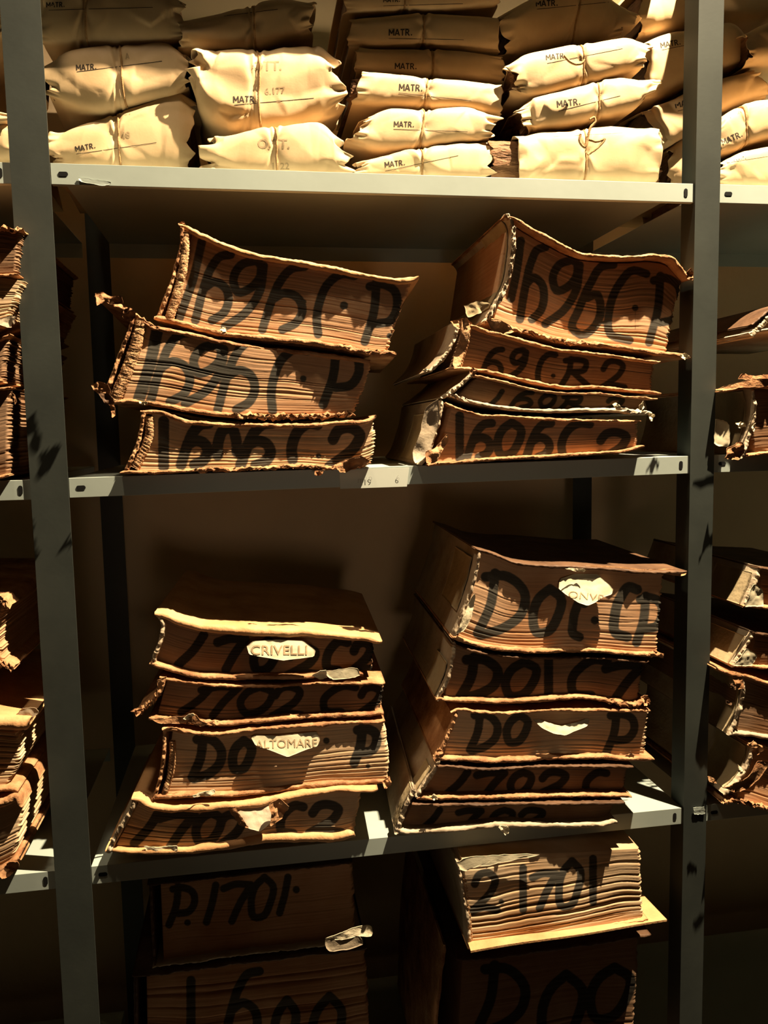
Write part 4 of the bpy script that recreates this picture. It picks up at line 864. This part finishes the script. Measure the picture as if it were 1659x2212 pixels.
parcel("brightly lit crumpled paper parcel with folded left corner, fifth down in the third column",
       [(790, 252), (835, 226), (900, 224), (960, 225), (1010, 226), (1078, 252)], [(762, 300), (830, 322), (910, 316), (990, 306), (1064, 300)], y0=0.036, seed=111, cr=.006, twine=(915, 914), endflap=.02, nose=.032, text=[MT(851, 274, 12, -.02, ((850, 279), (1010, 285), 1.1))])
parcel("low paper parcel with slanting MATR. print, lowest of the third column",
       [(772, 356), (810, 342), (860, 322), (915, 315), (990, 301), (1068, 300)], [(765, 380), (860, 384), (960, 388), (1062, 392)], y0=0.030, seed=112, cr=.006, twine=(912, 916), endflap=.02, nose=.034, text=[MT(832, 362, 12, .12, ((832, 370), (990, 336), 1.1))])
# column 4
parcel("bulging paper parcel with pointed right end, topmost of the fourth column",
       [(1092, 14), (1130, -6), (1200, -30), (1290, -40), (1340, 0), (1384, 30)], [(1090, 106), (1150, 100), (1230, 88), (1300, 76), (1345, 66)], y0=0.065, seed=113, cr=.007, twine=(1250, 1248), endflap=.02, nose=.035, text=[MT(1158, 14, 13, .03, ((1160, 20), (1320, 4), 1.2))])
parcel("tilted paper parcel with a loose twine loop, second down in the fourth column",
       [(1100, 140), (1135, 115), (1200, 96), (1262, 86), (1320, 80), (1370, 76), (1408, 100)], [(1120, 200), (1170, 204), (1240, 186), (1300, 170), (1360, 150), (1392, 140)], y0=0.022, seed=114, cr=.006, twine=(1262, 1264), endflap=.018, nose=.034,
       text=[MT(1180, 130, 12, .1, ((1182, 137), (1345, 105), 1.2))], knot=[[(1218, 120), (1232, 134), (1245, 139), (1258, 136), (1264, 128)]])
parcel("tilted bright paper parcel with crumpled right tip, resting on the twine-bow parcel",
       [(1118, 224), (1160, 206), (1220, 188), (1290, 170), (1350, 160), (1395, 168), (1430, 166)], [(1138, 272), (1200, 272), (1270, 258), (1330, 244), (1380, 226), (1400, 214)], y0=0.020, seed=115, cr=.006, twine=(1296, 1296), endflap=.018, nose=.034,
       text=[MT(1204, 232, 14, .12, ((1206, 240), (1340, 207), 1.3))])
parcel("square paper parcel tied with a twine bow, brown folder ends showing, on the top shelf",
       [(1118, 284), (1180, 278), (1240, 276), (1290, 266), (1350, 266), (1428, 276)], [(1124, 386), (1200, 389), (1300, 392), (1424, 398)], y0=0.012, seed=116, cr=.008, twine=(1268, 1268), endflap=.006, nose=.04, cont=(.2, .075),
       text=[(('ATR.', 1208, 291, 9, 0, 'ink_faint'), dict(bold=.02, line=((1196, 295), (1345, 287), 1.1)))], knot=[[(1266, 330), (1270, 300), (1276, 275), (1286, 262), (1284, 254), (1274, 258)], [(1254, 290), (1252, 306), (1262, 318), (1268, 296)], [(1268, 300), (1290, 306), (1306, 300), (1290, 320), (1270, 334)]])
# column 5, behind the right post
parcel("shaded paper parcel crossing behind the right post, second down",
       [(1392, 92), (1450, 66), (1520, 52), (1590, 40), (1640, 116)], [(1400, 206), (1450, 196), (1520, 166), (1590, 142), (1640, 120)], y0=0.085, seed=117, cr=.005, twine=(1503, 1505), text=[MT(1428, 104, 12, .18, ((1430, 108), (1500, 94), 1.1))])
parcel("dim paper parcel at the picture top behind the right post",
       [(1384, -30), (1480, -50), (1580, -50), (1700, -40)], [(1384, 60), (1480, 50), (1580, 36), (1700, 30)], y0=0.100, seed=118, cr=.004)
parcel("long shaded paper parcel sloping up behind the right post, third down",
       [(1385, 232), (1420, 222), (1500, 190), (1560, 165), (1640, 140)], [(1440, 318), (1500, 282), (1560, 240), (1660, 200)], y0=0.070, seed=119, cr=.005, twine=(1530, 1532), text=[MT(1460, 234, 14, .22, ((1464, 240), (1530, 222), 1.2))], cont=0)
parcel("small half-hidden paper parcel between the twine-bow parcel and the right post",
       [(1455, 312), (1490, 290), (1520, 284), (1545, 290)], [(1448, 398), (1480, 400), (1510, 402), (1545, 404)], y0=0.090, seed=120, cr=.004)
parcel("rising paper parcel printed MATR., right of the right post above the lowest one",
       [(1554, 262), (1590, 232), (1640, 212), (1760, 200)], [(1554, 334), (1600, 322), (1650, 296), (1760, 280)], y0=0.020, seed=121, cr=.006, twine=(1614, 1616), text=[MT(1562, 314, 13, .42, None), FT('MAR.', 1578, 256, 14, .5)])
parcel("lowest paper parcel right of the right post, resting on the top shelf",
       [(1556, 352), (1590, 330), (1640, 315), (1760, 300)], [(1554, 398), (1600, 402), (1660, 404), (1760, 406)], y0=0.015, seed=122, cr=.007, text=[MT(1576, 348, 10, .1, ((1570, 352), (1659, 338), 1.1))])
parcel("dim rounded paper parcel at the upper right picture corner",
       [(1622, 60), (1660, 44), (1760, 30)], [(1624, 128), (1660, 126), (1760, 120)], y0=0.050, seed=123, cr=.004)
# column 0, left of the left post
parcel("paper parcel at the left picture edge, resting on the top shelf",
       [(-260, 270), (-120, 262), (0, 262), (34, 270)], [(-260, 350), (-120, 348), (0, 346), (38, 346)], y0=0.070, seed=124, cr=.005)
parcel("flattened paper parcel at the left picture edge, lying on the lowest one",
       [(-260, 200), (-120, 205), (0, 238), (16, 242)], [(-260, 262), (-120, 256), (0, 258), (18, 256)], y0=0.070, seed=125, cr=.003, nose=.015)
parcel("paper parcel in the top left picture corner, left of the left post",
       [(-260, -80), (-120, -80), (-20, -60), (6, 10)], [(-260, 100), (-120, 98), (-10, 90), (14, 66)], y0=0.070, seed=126, cr=.005)
#SECTION_END
# ------------------------------------------------------------------ lift the whole set so the room floor is z = 0
GR = [('paper_parcel', 'string-tied paper parcels on the top shelf', -9), ('ledger_volume', 'ledgers stacked on the middle shelf', -.02), ('ledger_volume', 'ledgers stacked on the lower shelf', -.66), ('ledger_volume', 'ledgers stacked on the bottom shelf', -9)]
for o in list(S.objects):
    if o.parent is None and o.type == 'EMPTY':
        for pre, g, zmin in GR:
            if o.name.startswith(pre) and o.location.z > zmin: o['group'] = g; break
for o in list(S.objects):
    if o.parent is None and o.type != 'CAMERA': o.location.z -= FLOOR
    elif o.type == 'CAMERA': o.matrix_world = Matrix.Translation((0, 0, -FLOOR)) @ o.matrix_world
